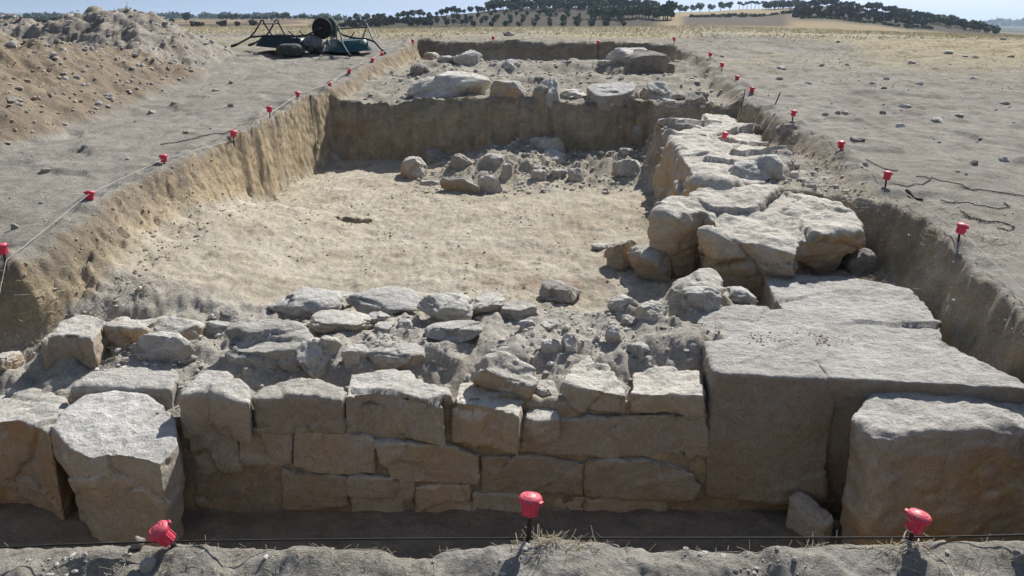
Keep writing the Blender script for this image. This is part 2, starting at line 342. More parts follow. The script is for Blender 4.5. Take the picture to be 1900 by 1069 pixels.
def mat_ground():
    t = NT('earth', 1.0); t.b.inputs['Specular IOR Level'].default_value = .08; a = t.n('Attribute', attribute_name='soil').outputs['Color']
    co = t.n('TexCoord').outputs['Object']
    n1 = t.noise(co, 9, 8, .65); n2 = t.noise(co, 70, 5, .7); n3 = t.noise(co, 260, 3, .7)
    n0 = t.noise(co, 2.6, 6, .65); c = t.mix(1, a, t.ramp(n0, [(.3, (.84, .83, .80)), (.7, (1.12, 1.12, 1.13))]), 'MULTIPLY')
    geo = t.n('NewGeometry'); sx = t.n('SeparateXYZ'); t.l(geo.outputs['True Normal'], sx.inputs[0])
    st = t.ramp(sx.outputs[2], [(.35, g3(1)), (.75, g3(0))]); nm = t.noise(co, 6.5, 7, .7); nl = t.noise(co, 3.2, 4, .6)
    stm = t.mix(1, st, t.ramp(nm, [(.38, g3(0)), (.62, g3(.85))]), 'MULTIPLY'); c = t.mix(stm, c, t.ramp(nl, [(.35, (.34, .25, .15)), (.62, (.54, .43, .28))]))
    vb = t.n('TexVoronoi', Scale=11.0); t.l(co, vb.inputs['Vector']); lum = t.ramp(vb.outputs['Distance'], [(.1, g3(1)), (.6, g3(0))]); lum = t.mix(1, lum, st, 'MULTIPLY')
    c = t.mix(1, c, t.ramp(n1, [(.28, (.72, .72, .72)), (.72, (1.22, 1.2, 1.17))]), 'MULTIPLY')
    c = t.mix(.9, c, t.ramp(n2, [(.3, (.72, .71, .70)), (.7, (1.2, 1.2, 1.2))]), 'MULTIPLY')
    v = t.n('TexVoronoi', Scale=55.0); t.l(co, v.inputs['Vector'])
    peb = t.ramp(v.outputs['Distance'], [(.10, g3(1)), (.22, g3(0))]); sel = t.ramp(v.outputs['Color'], [(.80, g3(0)), (.86, g3(1))])
    pm = t.mix(1, peb, sel, 'MULTIPLY'); c = t.mix(pm, c, (.50, .47, .42))
    t.color(c)
    b = t.bump(n1, .6, .05); b = t.bump(lum, .5, .05, b); b = t.bump(n2, .7, .020, b); b = t.bump(n3, .6, .005, b); t.bump(pm, .6, .006, b)
    return t.m
def mat_stone(name, pale, mid, clay, clay_amt=.6, sc=1.0):
    t = NT(name, .92); co = t.n('TexCoord').outputs['Object']
    mp = t.n('Mapping'); t.l(co, mp.inputs[0]); oi = t.n('ObjectInfo'); 
    ad = t.n('VectorMath', operation='ADD'); t.l(co, ad.inputs[0]); t.l(oi.outputs['Location'], ad.inputs[1]); co = ad.outputs[0]
    n1 = t.noise(co, 5 * sc, 8, .62); n2 = t.noise(co, 24 * sc, 8, .7); n3 = t.noise(co, 110 * sc, 4, .7)
    c = t.mix(t.ramp(n2, [(.36, g3(0)), (.62, g3(1))]), mid, pale)
    geo = t.n('NewGeometry'); sx = t.n('SeparateXYZ'); t.l(geo.outputs['Normal'], sx.inputs[0])
    mr = t.n('MapRange'); t.l(sx.outputs[2], mr.inputs[0]); mr.inputs[1].default_value = .75; mr.inputs[2].default_value = .15; mr.inputs[3].default_value = 0; mr.inputs[4].default_value = 1
    cl = t.mix(1, mr.outputs[0], t.ramp(n1, [(.34, g3(0.25)), (.62, g3(1))]), 'MULTIPLY')
    cl = t.mix(1, cl, g3(clay_amt), 'MULTIPLY'); c = t.mix(cl, c, clay)
    c = t.mix(1, c, t.ramp(n1, [(.25, (.74, .73, .71)), (.7, (1.14, 1.14, 1.14))]), 'MULTIPLY')
    c = t.mix(1, c, t.ramp(oi.outputs['Random'], [(0, (.84, .82, .79)), (.5, (1, 1, 1)), (1, (1.12, 1.09, 1.03))]), 'MULTIPLY')
    c = t.mix(.38, c, t.ramp(n3, [(.35, (.62, .60, .58)), (.6, (1.15, 1.15, 1.15))]), 'MULTIPLY')
    ms = t.n('TexVoronoi', Scale=42 * sc); t.l(co, ms.inputs['Vector'])
    pit = t.ramp(ms.outputs['Distance'], [(.04, g3(0)), (.16, g3(1))])
    t.color(c); b = t.bump(n1, .7, .06); b = t.bump(n2, 1.0, .034, b); b = t.bump(pit, .3, .006, b); t.bump(n3, .7, .005, b)
    return t.m
def mat_plain(name, c, rough=.6, vary=.15, scale=30, metallic=0, spec=.4, bump=0.0):
    t = NT(name, rough); co = t.n('TexCoord').outputs['Object']; n = t.noise(co, scale, 5, .6)
    lo = tuple(max(0, v * (1 - vary)) for v in c); hi = tuple(min(1, v * (1 + vary)) for v in c)
    t.color(t.ramp(n, [(.3, lo), (.7, hi)])); t.b.inputs['Metallic'].default_value = metallic; t.b.inputs['Specular IOR Level'].default_value = spec
    if bump: t.bump(n, bump, .01)
    return t.m
M_EARTH = mat_ground()
M_BRIGHT = mat_stone('sun_bleached_limestone', (.84, .83, .80), (.66, .645, .61), (.47, .385, .28), .75)
M_LIME = mat_stone('limestone', (.80, .79, .755), (.57, .55, .51), (.42, .34, .24), .55)
M_WHITE = mat_stone('bleached_limestone', (.69, .68, .65), (.52, .505, .475), (.40, .325, .23), .85)
M_CLAY = mat_stone('clay_stained_stone', (.76, .735, .685), (.55, .52, .465), (.50, .345, .19), .95)
M_WALLST = mat_stone('buried_masonry_stone', (.79, .77, .725), (.60, .575, .52), (.47, .375, .265), .88)
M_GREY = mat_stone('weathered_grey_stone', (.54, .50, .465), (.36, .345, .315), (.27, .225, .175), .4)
M_RED = None
def mat_cap():
    t = NT('red_plastic', .5); t.b.inputs['Specular IOR Level'].default_value = .5
    co = t.n('TexCoord').outputs['Object']; n = t.noise(co, 60, 5, .6)
    geo = t.n('NewGeometry'); sx = t.n('SeparateXYZ'); t.l(geo.outputs['Normal'], sx.inputs[0]); n2 = t.noise(co, 180, 4, .7)
    up = t.ramp(sx.outputs[2], [(.2, g3(.05)), (.9, g3(.42))]); dust = t.mix(1, up, t.ramp(n2, [(.4, g3(.25)), (.62, g3(1))]), 'MULTIPLY')
    c = t.ramp(n, [(.3, (.60, .014, .055)), (.62, (.72, .028, .085)), (.8, (.68, .09, .13))]); c = t.mix(dust, c, (.62, .36, .34)); t.color(c)
    t.b.inputs['Subsurface Weight'].default_value = .15; t.b.inputs['Subsurface Radius'].default_value = (.01, .002, .002)
    t.bump(n, .1, .002); return t.m
M_RED = mat_cap()
M_ROD = mat_plain('rusty_steel_rod', (.05, .042, .038), .7, .4, 80, .6)
M_TWINE = mat_plain('white_twine', (.52, .50, .45), .9, .15, 200)
M_CORD = mat_plain('black_cord', (.028, .025, .023), .7, .3, 100)
M_STRAW = mat_plain('dry_straw', (.55, .48, .33), .8, .35, 6)
M_STUB = mat_plain('dry_stubble_grass', (.58, .50, .31), .85, .35, 3)
M_TRAY = mat_plain('teal_painted_steel', (.012, .075, .085), .38, .4, 12, .0, .5)
M_TRAYD = mat_plain('dark_green_painted_steel', (.014, .03, .034), .45, .4, 12, .0, .5)
M_FRAME = mat_plain('dark_tube_steel', (.02, .03, .035), .42, .4, 14, .2, .5)
M_TYRE = mat_plain('dusty_tyre_rubber', (.022, .021, .022), .85, .4, 20)
M_RIM = mat_plain('dark_wheel_rim', (.03, .03, .035), .6, .4, 20, .3)
M_TYRE2 = mat_plain('dusty_green_wheel', (.06, .085, .078), .8, .35, 14)
M_GRIP = mat_plain('pale_worn_tube', (.30, .31, .30), .5, .3, 20, .3)
M_SACK = mat_plain('dusty_dark_sack', (.07, .08, .075), .8, .45, 16, 0, .3, .4)
M_SACK2 = mat_plain('grey_plastic_sack', (.16, .175, .165), .6, .4, 12, 0, .4, .4)
M_BARK = mat_plain('bark', (.10, .075, .05), .9, .3, 5)
M_OLIVE = mat_plain('olive_foliage', (.110, .142, .082), .8, .35, 1.2)
M_OAK = mat_plain('holm_oak_foliage', (.078, .118, .055), .8, .35, 1.2)
M_SCRUB = mat_plain('scrub_foliage', (.075, .078, .042), .85, .4, .8)
M_HOUSE = mat_plain('whitewashed_wall', (.75, .74, .70), .8, .05, 1)
M_ROOF = mat_plain('clay_roof', (.30, .16, .10), .8, .2, 2)
M_MAST = mat_plain('mast_steel', (.25, .26, .27), .5, .1, 2, .5)

# ------------------------------------------------------------------ ground: one sheet to the horizon
ys = [-.6, -.2, .2, .6, .9]; y = 1.15
while y < 30: ys.append(y); y += max(.0075, .0052 * y) if y < 19 else .012 * y
while y < 9300: ys.append(y); y *= 1.022
ys = np.array(ys)
tt = np.linspace(-1, 1, 1251); tt = np.sign(tt) * (np.abs(tt) * .72 + .28 * np.abs(tt) ** 3)
XX = tt[None, :] * (2.6 + .78 * np.maximum(ys, 0))[:, None]; YY = np.repeat(ys[:, None], len(tt), 1)
Zg = np.zeros(XX.shape); Cg = np.zeros(XX.shape + (3,))
cut = int(np.searchsorted(ys, 17.4))
for a, b in ((0, cut), (cut, len(ys))):
    Zg[a:b], Cg[a:b] = H(XX[a:b], YY[a:b])
nr, nc = XX.shape; idx = np.arange(nr * nc).reshape(nr, nc)
quads = np.stack([idx[:-1, :-1], idx[:-1, 1:], idx[1:, 1:], idx[1:, :-1]], -1).reshape(-1, 4)
me = np_mesh('ground', np.stack([XX, YY, Zg], -1).reshape(-1, 3), quads)
col_attr(me, Cg.reshape(-1, 3)); tag(link('ground', me, M_EARTH), kind='structure')

# ------------------------------------------------------------------ stones
import bmesh
_ico = {}
def ico(sub):
    if sub not in _ico:
        bm = bmesh.new(); bmesh.ops.create_icosphere(bm, subdivisions=sub, radius=1)
        _ico[sub] = (np.array([v.co[:] for v in bm.verts]), np.array([[v.index for v in f.verts] for f in bm.faces])); bm.free()
    return _ico[sub]
def rock_mesh(dim, seed, blocky=3.0, sub=5, cuts=9, rough=1.0):
    rg = np.random.default_rng(seed); d, f = ico(sub); v = d.copy()
    r = (np.abs(d) ** blocky).sum(1) ** (-1 / blocky); v = d * r[:, None]
    for k in range(cuts):
        n = rg.normal(size=3); n /= np.linalg.norm(n); n[2] *= .7; n /= np.linalg.norm(n); h = rg.uniform(.62, .95)
        q = v @ n - h; v = v - np.where(q > 0, q * .93, 0)[:, None] * n
    v = v * (1 + .10 * fbm3(d * 1.6 + seed % 97, seed, 3)[:, None] * rough)
    v = v + d * ((.06 * fbm3(v * 4.5, seed + 3, 4) + .045 * np.abs(fbm3(v * 8, seed + 8, 3)) - .03 * np.maximum(0, fbm3(v * 5 + 31, seed + 4, 2) - .2))[:, None]) * rough
    v = v + d * fracture(v, 14, .05 * rough, .10, seed + 5, 1.2)[:, None]; v = v * np.array(dim) / 2
    return np_mesh('stone', v, f)
_cnt = [100]
def stone(box, mat, name, label, depth=None, blocky=2.8, cat='stone', sink=.3, group=None, tilt=.12, parent=None, yf=None, rough=1.0, cuts=9, hmin=.03):
    x0, y0, x1, y1 = box; xc = (x0 + x1) / 2; _cnt[0] += 1; seed = _cnt[0] * 37
    if yf is None: p = hit(xc, y1 - 1)
    else: p = Py(xc, y1, yf)
    fw = p[1] * cp + (CAMZ - p[2]) * sp; w = (x1 - x0) / FPX * fw
    dpt = depth * (1.4 if p[1] < 5 else 1) if depth else 1.1 * w
    q = Py(xc, y0, p[1] + dpt * .7); ht = max(q[2] - p[2], hmin); s_ = sink * ht + .01
    cy = p[1] + dpt * .5; fw2 = cy * cp + (CAMZ - p[2]) * sp
    me = rock_mesh((w * 1.04, dpt, ht + s_), seed, blocky, 5 if w / fw > .02 else 4, cuts, rough)
    o = link(name, me, mat, parent); o.location = ((xc - CX) / FPX * fw2, cy, p[2] - s_ + (ht + s_) / 2)
    rg = random.Random(seed); o.rotation_euler = (rg.uniform(-tilt, tilt), rg.uniform(-tilt, tilt), rg.uniform(-.25, .25))
    if parent is None: tag(o, label, cat, group)
    return o
def remesh_rock(V, F, vox, seed, smooth=6, amp=.02, scale=4.0, amp2=.006, frac=None):
    me = bpy.data.meshes.new('tmp'); me.from_pydata([tuple(v) for v in V], [], F)
    bm = bmesh.new(); bm.from_mesh(me); bmesh.ops.recalc_face_normals(bm, faces=bm.faces); bmesh.ops.triangulate(bm, faces=[f for f in bm.faces if len(f.verts) > 4]); bm.to_mesh(me); bm.free()
    o = bpy.data.objects.new('tmp', me); S.collection.objects.link(o)
    m = o.modifiers.new('r', 'REMESH'); m.mode = 'VOXEL'; m.voxel_size = vox
    sm = o.modifiers.new('s', 'SMOOTH'); sm.factor = .5; sm.iterations = smooth
    dg = bpy.context.evaluated_depsgraph_get(); dg.update()
    out = bpy.data.meshes.new_from_object(o.evaluated_get(dg)); bpy.data.objects.remove(o); bpy.data.meshes.remove(me)
    n = len(out.vertices); v = np.empty(n * 3, np.float32); out.vertices.foreach_get('co', v); v = v.reshape(-1, 3).astype(float)
    nn = np.empty(n * 3, np.float32); out.vertices.foreach_get('normal', nn); nn = nn.reshape(-1, 3)
    dsp = amp * fbm3(v * scale + seed, seed, 4) + .6 * amp * np.abs(fbm3(v * scale * 2.2 * np.array([1, 1, 2.2]) + 7, seed + 2, 3)) + amp2 * fbm3(v * scale * 6, seed + 5, 4) - amp2 * 1.2 * np.maximum(0, fbm3(v * scale * 3, seed + 9, 3) - .25)
    if frac: dsp = dsp + fracture(v, frac[0], frac[1], frac[2], seed + 77)
    v = v + nn * dsp[:, None]
    out.vertices.foreach_set('co', v.astype(np.float32).ravel()); out.update()
    for p in out.polygons: p.use_smooth = True
    out.name = 'stone'; return out
def fracture(v, n, amp, tilt, seed, flat=1.6):
    rg = np.random.default_rng(seed); lo, hi = v.min(0), v.max(0); c = rg.uniform(lo, hi, (n, 3)); w = v + .02 * np.stack([fbm3(v * 9 + k * 31, seed + k, 2) for k in range(3)], 1)
    sc = np.array([1, 1, flat]); d = ((w[:, None] - c[None]) ** 2 * (sc ** 2)).sum(2); k = d.argmin(1)
    t = rg.normal(0, 1, (n, 3)); off = rg.uniform(-1, .6, n) * amp
    ds = np.sort(d, 1)[:, :2] ** .5; crack = np.clip(1 - (ds[:, 1] - ds[:, 0]) / .014, 0, 1)
    return off[k] + tilt * ((v - c[k]) * t[k]).sum(1) - .5 * amp * crack
def ring_prism(rings):
    n = len(rings[0]); V = [p for r in rings for p in r]; F = []
    for i in range(len(rings) - 1):
        for k in range(n): F.append((i * n + k, i * n + (k + 1) % n, (i + 1) * n + (k + 1) % n, (i + 1) * n + k))
    F += [tuple(range(n))[::-1], tuple(range((len(rings) - 1) * n, len(rings) * n))]
    return V, F
def finish(name, V, F, vox, mat, label, cat='stone', group=None, parent=None, **kw):
    _cnt[0] += 1; V = np.array(V); c = V.mean(0); c[2] = V[:, 2].min()
    me = remesh_rock(V - c, F, vox, _cnt[0], **kw); o = link(name, me, mat, parent); o.location = c
    if parent is None: tag(o, label, cat, group)
    elif label: o['label'] = label
    return o
def top_block(name, top, z, zbot, mat, label=None, rings=((1, 1, 0, 0),), vox=.011, cat='stone', group=None, parent=None, **kw):
    """a block grown down from the outline of its top; z = level, or (level at far end, level at near end)"""
    ypx = [q[1] for q in top]; a, b = min(ypx), max(ypx)
    zz = [z if not isinstance(z, tuple) else z[0] + (z[1] - z[0]) * (q[1] - a) / max(1, b - a) for q in top]
    T = np.array([Pz(q[0], q[1], w) for q, w in zip(top, zz)]); c = T.mean(0); R_ = [T]
    for fr, sc, dx, dy in rings:
        r = T.copy(); r[:, 0] = c[0] + (T[:, 0] - c[0]) * sc + dx; r[:, 1] = c[1] + (T[:, 1] - c[1]) * sc + dy
        r[:, 2] = T[:, 2] + (zbot - T[:, 2]) * fr; R_.append(r)
    V, F = ring_prism(R_); return finish(name, V, F, vox, mat, label, cat, group, parent, **kw)
def face_block(face, yf, depth, mat, parent, vox=.011, name='stone_block', label=None, batter=0, **kw):
    cx_, cy_ = np.mean([q[0] for q in face]), np.mean([q[1] for q in face])
    f = [Py(px + (4 if px > cx_ else -4), py + (3 if py > cy_ else -3), yf) for px, py in face]; b = [p + np.array([0, depth, 0]) for p in f]
    V, F = ring_prism([f, b]); return finish(name, V, F, vox, mat, label, parent=parent, **kw)

# ---- the masonry wall along the near side
wl = thing('masonry_wall', 'low ancient wall of squared limestone courses facing the dug-out hollow', 'wall', (-.25, 3.25, -.56))
def wp(o): o.parent = wl; o.matrix_parent_inverse = Matrix.Translation(-Vector(wl.location)); return o
def tb(top, z, zb, lab=None, mat=M_WALLST): return wp(top_block('stone_block', top, z, zb, mat, lab, parent=wl, smooth=3, amp=.014, scale=6, amp2=.007, frac=(9, .012, .05)))
tb([(332, 735), (340, 705), (385, 682), (425, 688), (462, 722), (466, 748), (440, 745), (385, 730)], -.035, -.22)
tb([(468, 740), (488, 716), (540, 706), (600, 704), (641, 714), (637, 742), (560, 740)], -.05, -.20)
tb([(636, 735), (650, 692), (700, 688), (760, 686), (778, 706), (831, 720), (827, 756), (760, 740), (690, 726)], -.045, -.225)
tb([(836, 742), (846, 708), (866, 690), (892, 706), (930, 722), (952, 714), (973, 742), (964, 770), (900, 750)], -.06, -.245)
tb([(966, 774), (988, 746), (1028, 740), (1042, 776), (1000, 782)], -.115, -.22)
tb([(1046, 712), (1062, 678), (1085, 666), (1122, 675), (1168, 716), (1166, 734), (1105, 722), (1070, 722)], -.015, -.125, 'paler stone chipped at its front corner')
tb([(1169, 730), (1173, 686), (1240, 682), (1300, 690), (1306, 733), (1240, 732)], -.025, -.115)
def fbk(poly, yf=3.24, d=.22, lab=None):
    yf += random.uniform(-.012, .016); return wp(face_block(poly, yf, d, M_WALLST, wl, label=lab, smooth=3, amp=.016, scale=6, amp2=.007, frac=(6, .010, .04)))
fbk([(352, 800), (436, 796), (444, 868), (372, 872), (356, 840)], 3.262)
fbk([(444, 795), (542, 800), (538, 866), (448, 862)], 3.25)
fbk([(546, 800), (640, 806), (690, 815), (694, 878), (600, 882), (544, 868)], 3.24)
fbk([(692, 824), (830, 830), (892, 850), (886, 900), (725, 896)], 3.235)
fbk([(895, 852), (1000, 850), (1080, 862), (1078, 918), (898, 912)], 3.24)
fbk([(968, 786), (1050, 782), (1160, 776), (1310, 770), (1314, 846), (1200, 852), (1080, 846), (972, 832)], 3.25, lab='long smooth stone of the second course')
fbk([(1086, 856), (1200, 858), (1275, 872), (1296, 900), (1284, 922), (1088, 922)], 3.24)
fbk([(366, 876), (440, 872), (512, 880), (520, 940), (372, 938)], 3.265)
fbk([(522, 874), (640, 888), (648, 948), (526, 946)], 3.25)
fbk([(648, 890), (766, 892), (768, 952), (652, 952)], 3.235)
fbk([(770, 906), (868, 904), (872, 956), (772, 956)], 3.25)
fbk([(876, 916), (980, 920), (982, 962), (876, 960)], 3.24)
fbk([(986, 924), (1080, 926), (1082, 964), (988, 964)], 3.26)
fbk([(1086, 928), (1232, 926), (1236, 964), (1088, 964)], 3.23)
# ---- big dressed blocks on the right
top_block('ashlar_block', [(1283, 566), (1340, 564), (1400, 569), (1468, 573), (1558, 704), (1440, 698), (1322, 690)], .06, -.50, M_WHITE, 'big dressed limestone block, flat topped, between masonry wall and broad slab', cat='block', smooth=3, amp=.016, scale=4, amp2=.006, frac=(14, .006, .012))
top_block('ashlar_block', [(1415, 509), (1490, 508), (1560, 513), (1690, 536), (1722, 568), (1748, 600), (1752, 630), (1830, 672), (1925, 722), (1740, 712), (1538, 702), (1449, 572)], .063, -.52, M_WHITE, 'broadest pale flat slab, stepped at its corner, beside the right-hand cut', cat='block', smooth=3, amp=.016, scale=4, amp2=.006, frac=(26, .006, .012), rings=((.3, .985, 0, .01), (1, .97, 0, .04)))
top_block('boulder', [(1582, 780), (1590, 742), (1625, 724), (1700, 717), (1800, 721), (1900, 730), (2010, 748), (2010, 800), (1900, 792), (1800, 798), (1700, 800), (1620, 812)], (.015, -.015), -.62, M_CLAY, 'huge rounded clay-brown boulder against the front of the broad slab', cat='boulder', rings=((.12, 1.02, 0, -.015), (.5, 1.05, 0, -.03), (1, 1.0, .03, .0)), smooth=34, amp=.035, scale=3.0, amp2=.007, frac=(5, .008, .02))
top_block('standing_stone', [(98, 795), (118, 762), (160, 737), (215, 729), (268, 737), (326, 772), (331, 822), (298, 862), (268, 850), (215, 842), (165, 848), (128, 832)], (-.115, -.165), -.60, M_BRIGHT, 'tall pale block with a sharp-edged tilted top standing in the hollow', cat='block', rings=((.25, 1.03, -.01, 0), (.42, .97, -.005, .02), (.6, .88, -.005, .03), (1, .88, -.005, .03)), smooth=2, amp=.013, amp2=.007, vox=.009, frac=(16, .008, .04))
# ---- left group
top_block('stone_slab', [(-90, 690), (20, 694), (70, 702), (112, 736), (128, 762), (92, 806), (35, 778), (-90, 785)], -.165, -.62, M_CLAY, 'flat-topped pale stone cut by the left edge of the photo', cat='stone', smooth=6, amp=.02, frac=(12, .016, .06))
top_block('stone', [(62, 795), (95, 762), (142, 752), (152, 768), (118, 802)], -.215, -.60, M_CLAY, 'narrow brown stone squeezed behind the tall standing block', smooth=6, amp=.02, frac=(12, .016, .06))
top_block('stone_slab', [(134, 722), (182, 692), (240, 674), (305, 668), (332, 690), (318, 722), (250, 722), (180, 717)], -.095, -.32, M_LIME, 'broad flat slab directly behind the tall standing block', smooth=5, amp=.014, frac=(12, .016, .06))
top_block('stone', [(74, 630), (104, 594), (150, 581), (203, 590), (186, 612), (172, 630), (130, 618), (98, 622)], .03, -.20, M_CLAY, 'leftmost large squarish stone of the inner row', smooth=6, amp=.018, frac=(12, .016, .06), rings=((.6, 1.05, 0, 0), (1, .8, 0, .03)))
top_block('stone', [(188, 606), (222, 590), (302, 588), (268, 606), (230, 610)], .02, -.20, M_CLAY, 'wide stone with smooth shaded face, second in the inner row', smooth=5, amp=.014, frac=(12, .016, .06))
stone((284, 588, 376, 646), M_CLAY, 'stone', 'broken-faced stone, third in the inner row', .16, 3.2)
stone((366, 584, 450, 628), M_WHITE, 'stone', 'light wedge-shaped stone between the inner row and the biggest core boulder', .2, 3.2)
stone((244, 614, 366, 674), M_LIME, 'stone', 'low three-cornered stone lying in front of the inner row', .13, 2.6)
stone((396, 568, 450, 590), M_GREY, 'stone', 'small dark flat stone on the yellow floor behind inner row', .12)
stone((30, 553, 172, 602), M_CLAY, 'stone', 'half-buried brown-faced stone at the foot of the left cut', .22, 3.6, sink=.4)
stone((0, 650, 34, 692), M_CLAY, 'stone', 'small brown stone at left photo edge above the flat stone', .12)
# ---- stones of the wall core
top_block('boulder', [(410, 630), (428, 602), (500, 597), (560, 601), (577, 622), (552, 646), (485, 652), (432, 645)], (.045, .015), -.21, M_LIME, 'biggest boulder on the wall core, pitted flat top', cat='boulder', rings=((.45, 1.04, 0, -.01), (1, .84, .0, .03)), smooth=7, amp=.022, frac=(12, .016, .06))
stone((548, 626, 634, 706), M_LIME, 'stone', 'angular stone touching the right side of the biggest core boulder', .16, 3.4)
stone((632, 638, 688, 695), M_LIME, 'stone', 'small angular stone right of the touching pair of core stones', .12, 3.0)
stone((684, 640, 790, 698), M_CLAY, 'stone', 'long ochre stone, its face shaded, above the middle top-course blocks', .14, 4.0, sink=.4)
stone((508, 531, 644, 594), M_LIME, 'stone', 'large hump-backed stone at rear left of the wall core', .26, 2.8)
stone((575, 578, 692, 620), M_WHITE, 'stone', 'bluish-white cracked stone flush with the rubble', .2, 2.4, sink=.6)
stone((638, 540, 782, 584), M_WHITE, 'stone', 'wide flat white stone in the rear row of wall core', .22, 3.4, sink=.5)
stone((776, 541, 874, 597), M_LIME, 'stone', 'round-shouldered block in the rear row of wall core', .2, 3.4)
stone((866, 544, 937, 584), M_WHITE, 'stone', 'small rounded white stone right of the round-shouldered block', .17, 2.6)
stone((925, 556, 1000, 600), M_LIME, 'stone', 'dusty stone half sunk at the end of the rear row', .16, 2.4, sink=.6)
stone((1002, 520, 1085, 568), M_GREY, 'stone', 'loose round grey boulder sitting on the yellow floor edge', .2, 2.5, cat='boulder')
stone((794, 594, 892, 638), M_LIME, 'stone', 'medium stone with hollowed top in middle of rubble', .16, 2.7)
stone((872, 650, 1012, 742), M_CLAY, 'stone', 'large shaded slanting stone above the fourth top-course block', .18, 3.0, rough=1.3)
for b, m, lab in [((684, 577, 722, 598), M_GREY, 'small brown-shadowed cobble below the wide flat white stone'), ((694, 597, 734, 617), M_LIME, 'thin layered pebble-like stone near hollowed stone'),
    ((734, 592, 765, 612), M_GREY, 'small cobble just left of the hollow-topped stone'), ((960, 592, 992, 612), M_GREY, 'small squat cobble right of the hollow-topped stone'),
    ((1000, 590, 1035, 616), M_GREY, 'dark cobble under the loose round grey boulder'), ((1148, 584, 1182, 606), M_LIME, 'little flat cobble behind the dressed block'),
    ((1124, 606, 1158, 642), M_LIME, 'two-tiered lumpy cobble in the right of the rubble'), ((1162, 634, 1208, 670), M_GREY, 'grey cobble above the joint of last two top-course blocks'),
    ((1188, 655, 1232, 684), M_LIME, 'smooth cobble touching the last top-course block'), ((1128, 546, 1184, 580), M_LIME, 'dusty pointed stone at right end of the rear row'),
    ((1000, 625, 1045, 662), M_GREY, 'shaded cobble beside the large slanting stone'), ((1038, 618, 1075, 655), M_LIME, 'pale lump above the chipped top-course block'),
    ((1180, 560, 1240, 600), M_LIME, 'flat dusty stone next to the dressed block corner'), ((450, 680, 470, 700), M_GREY, 'tiny stone in the hollow below the biggest core boulder'),
    ((985, 705, 1040, 738), M_LIME, 'broken chip leaning above the small low block'), ((780, 655, 850, 690), M_CLAY, 'brown lump of mortar right of the long ochre stone')]:
    stone(b, M_LIME if m is M_GREY else m, 'cobble', lab, None, 2.6, cat='cobble', sink=.5)
stone((1210, 628, 1304, 668), M_LIME, 'stone_slab', 'thin flat flake leaning on the left of the dressed block', .12, 4.0)
# ---- right middle group
stone((1126, 440, 1186, 505), M_CLAY, 'stone', 'smaller of the two upright ochre stones on the floor', .2, 3.2)
stone((1170, 450, 1256, 526), M_CLAY, 'stone', 'larger of the two upright ochre stones on the floor', .22, 3.6)
stone((1098, 450, 1130, 466), M_LIME, 'cobble', 'small cobble beside the two upright ochre stones', None, 2.6, cat='cobble')
top_block('boulder', [(1216, 396), (1238, 376), (1300, 352), (1345, 343), (1440, 343), (1535, 352), (1588, 398), (1592, 432), (1545, 440), (1484, 450), (1478, 474), (1400, 452), (1335, 442), (1290, 424), (1322, 410), (1308, 388), (1250, 404)], (.385, .20), -.16, M_CLAY, 'massive rough outcrop with overhanging ochre faces at the right of room', cat='boulder', rings=((.2, 1.0, 0, .0), (.55, .93, 0, .06), (1, .88, .02, .12)), vox=.012, smooth=5, amp=.045, scale=3.0, amp2=.010, frac=(40, .034, .09))
stone((1244, 505, 1345, 562), M_CLAY, 'stone_slab', 'tilted flat slab behind the dressed block', .2, 3.4, tilt=.3)
stone((1262, 528, 1345, 582), M_LIME, 'stone', 'rounded stone heaped against the tilted flat slab', .16, 2.4)
stone((1338, 530, 1398, 576), M_LIME, 'stone', 'small domed stone in the notch of the broad slab', .18, 2.3)
stone((1565, 458, 1622, 516), M_GREY, 'stone', 'lumpy grey earth clod beside straw at the right-hand cut', .16, 2.3, rough=1.5)
# ---- right wall and what lies on it
top_block('rubble_wall', [(1206, 200), (1222, 222), (1246, 255), (1268, 295), (1296, 338), (1345, 345), (1420, 338), (1446, 315), (1470, 300), (1440, 268), (1395, 236), (1345, 216), (1262, 190)], (.455, .385), -.2, M_CLAY, 'long rough wall stub with ochre side running into the room', cat='wall', rings=((.1, 1.02, -.01, 0), (1, 1.02, -.06, 0)), vox=.014, smooth=5, amp=.055, scale=2.4, amp2=.012, frac=(64, .032, .10))
for b, m, lab, dp in [((1398, 286, 1450, 338), M_LIME, 'squarish stone at near right corner of the wall stub', .25), ((1424, 278, 1470, 318), M_GREY, 'grey stone outside the right flank of the wall stub', .22),
    ((1270, 312, 1345, 350), M_LIME, 'low boulder on the near end of wall stub', .25), ((1345, 298, 1425, 342), M_LIME, 'rounded mass at middle of the wall stub near end', .3),
    ((1232, 217, 1263, 237), M_LIME, 'flat chip stone leftmost of the little pile on wall stub', .12), ((1246, 228, 1284, 249), M_GREY, 'angular lump in the little pile on wall stub', .14),
    ((1263, 219, 1288, 234), M_LIME, 'thin plate at rear of the little pile on wall stub', .12), ((1283, 232, 1309, 250), M_LIME, 'rightmost light chip of the little pile on wall stub', .1),
    ((1318, 195, 1366, 218), M_GREY, 'smooth oval grey boulder beyond the wall stub', .3), ((1268, 172, 1314, 206), M_GREY, 'dark block standing between oval boulder and far corridor', .25),
    ((1222, 182, 1262, 202), M_LIME, 'flat stone at the far end of the wall stub', .3), ((1248, 172, 1272, 188), M_GREY, 'small lump behind the dark block', .2),
    ((1440, 228, 1482, 258), M_GREY, 'earthy block in the right-hand cut below a red cap', .2)]:
    stone(b, m, 'stone', lab, dp, 3.0)
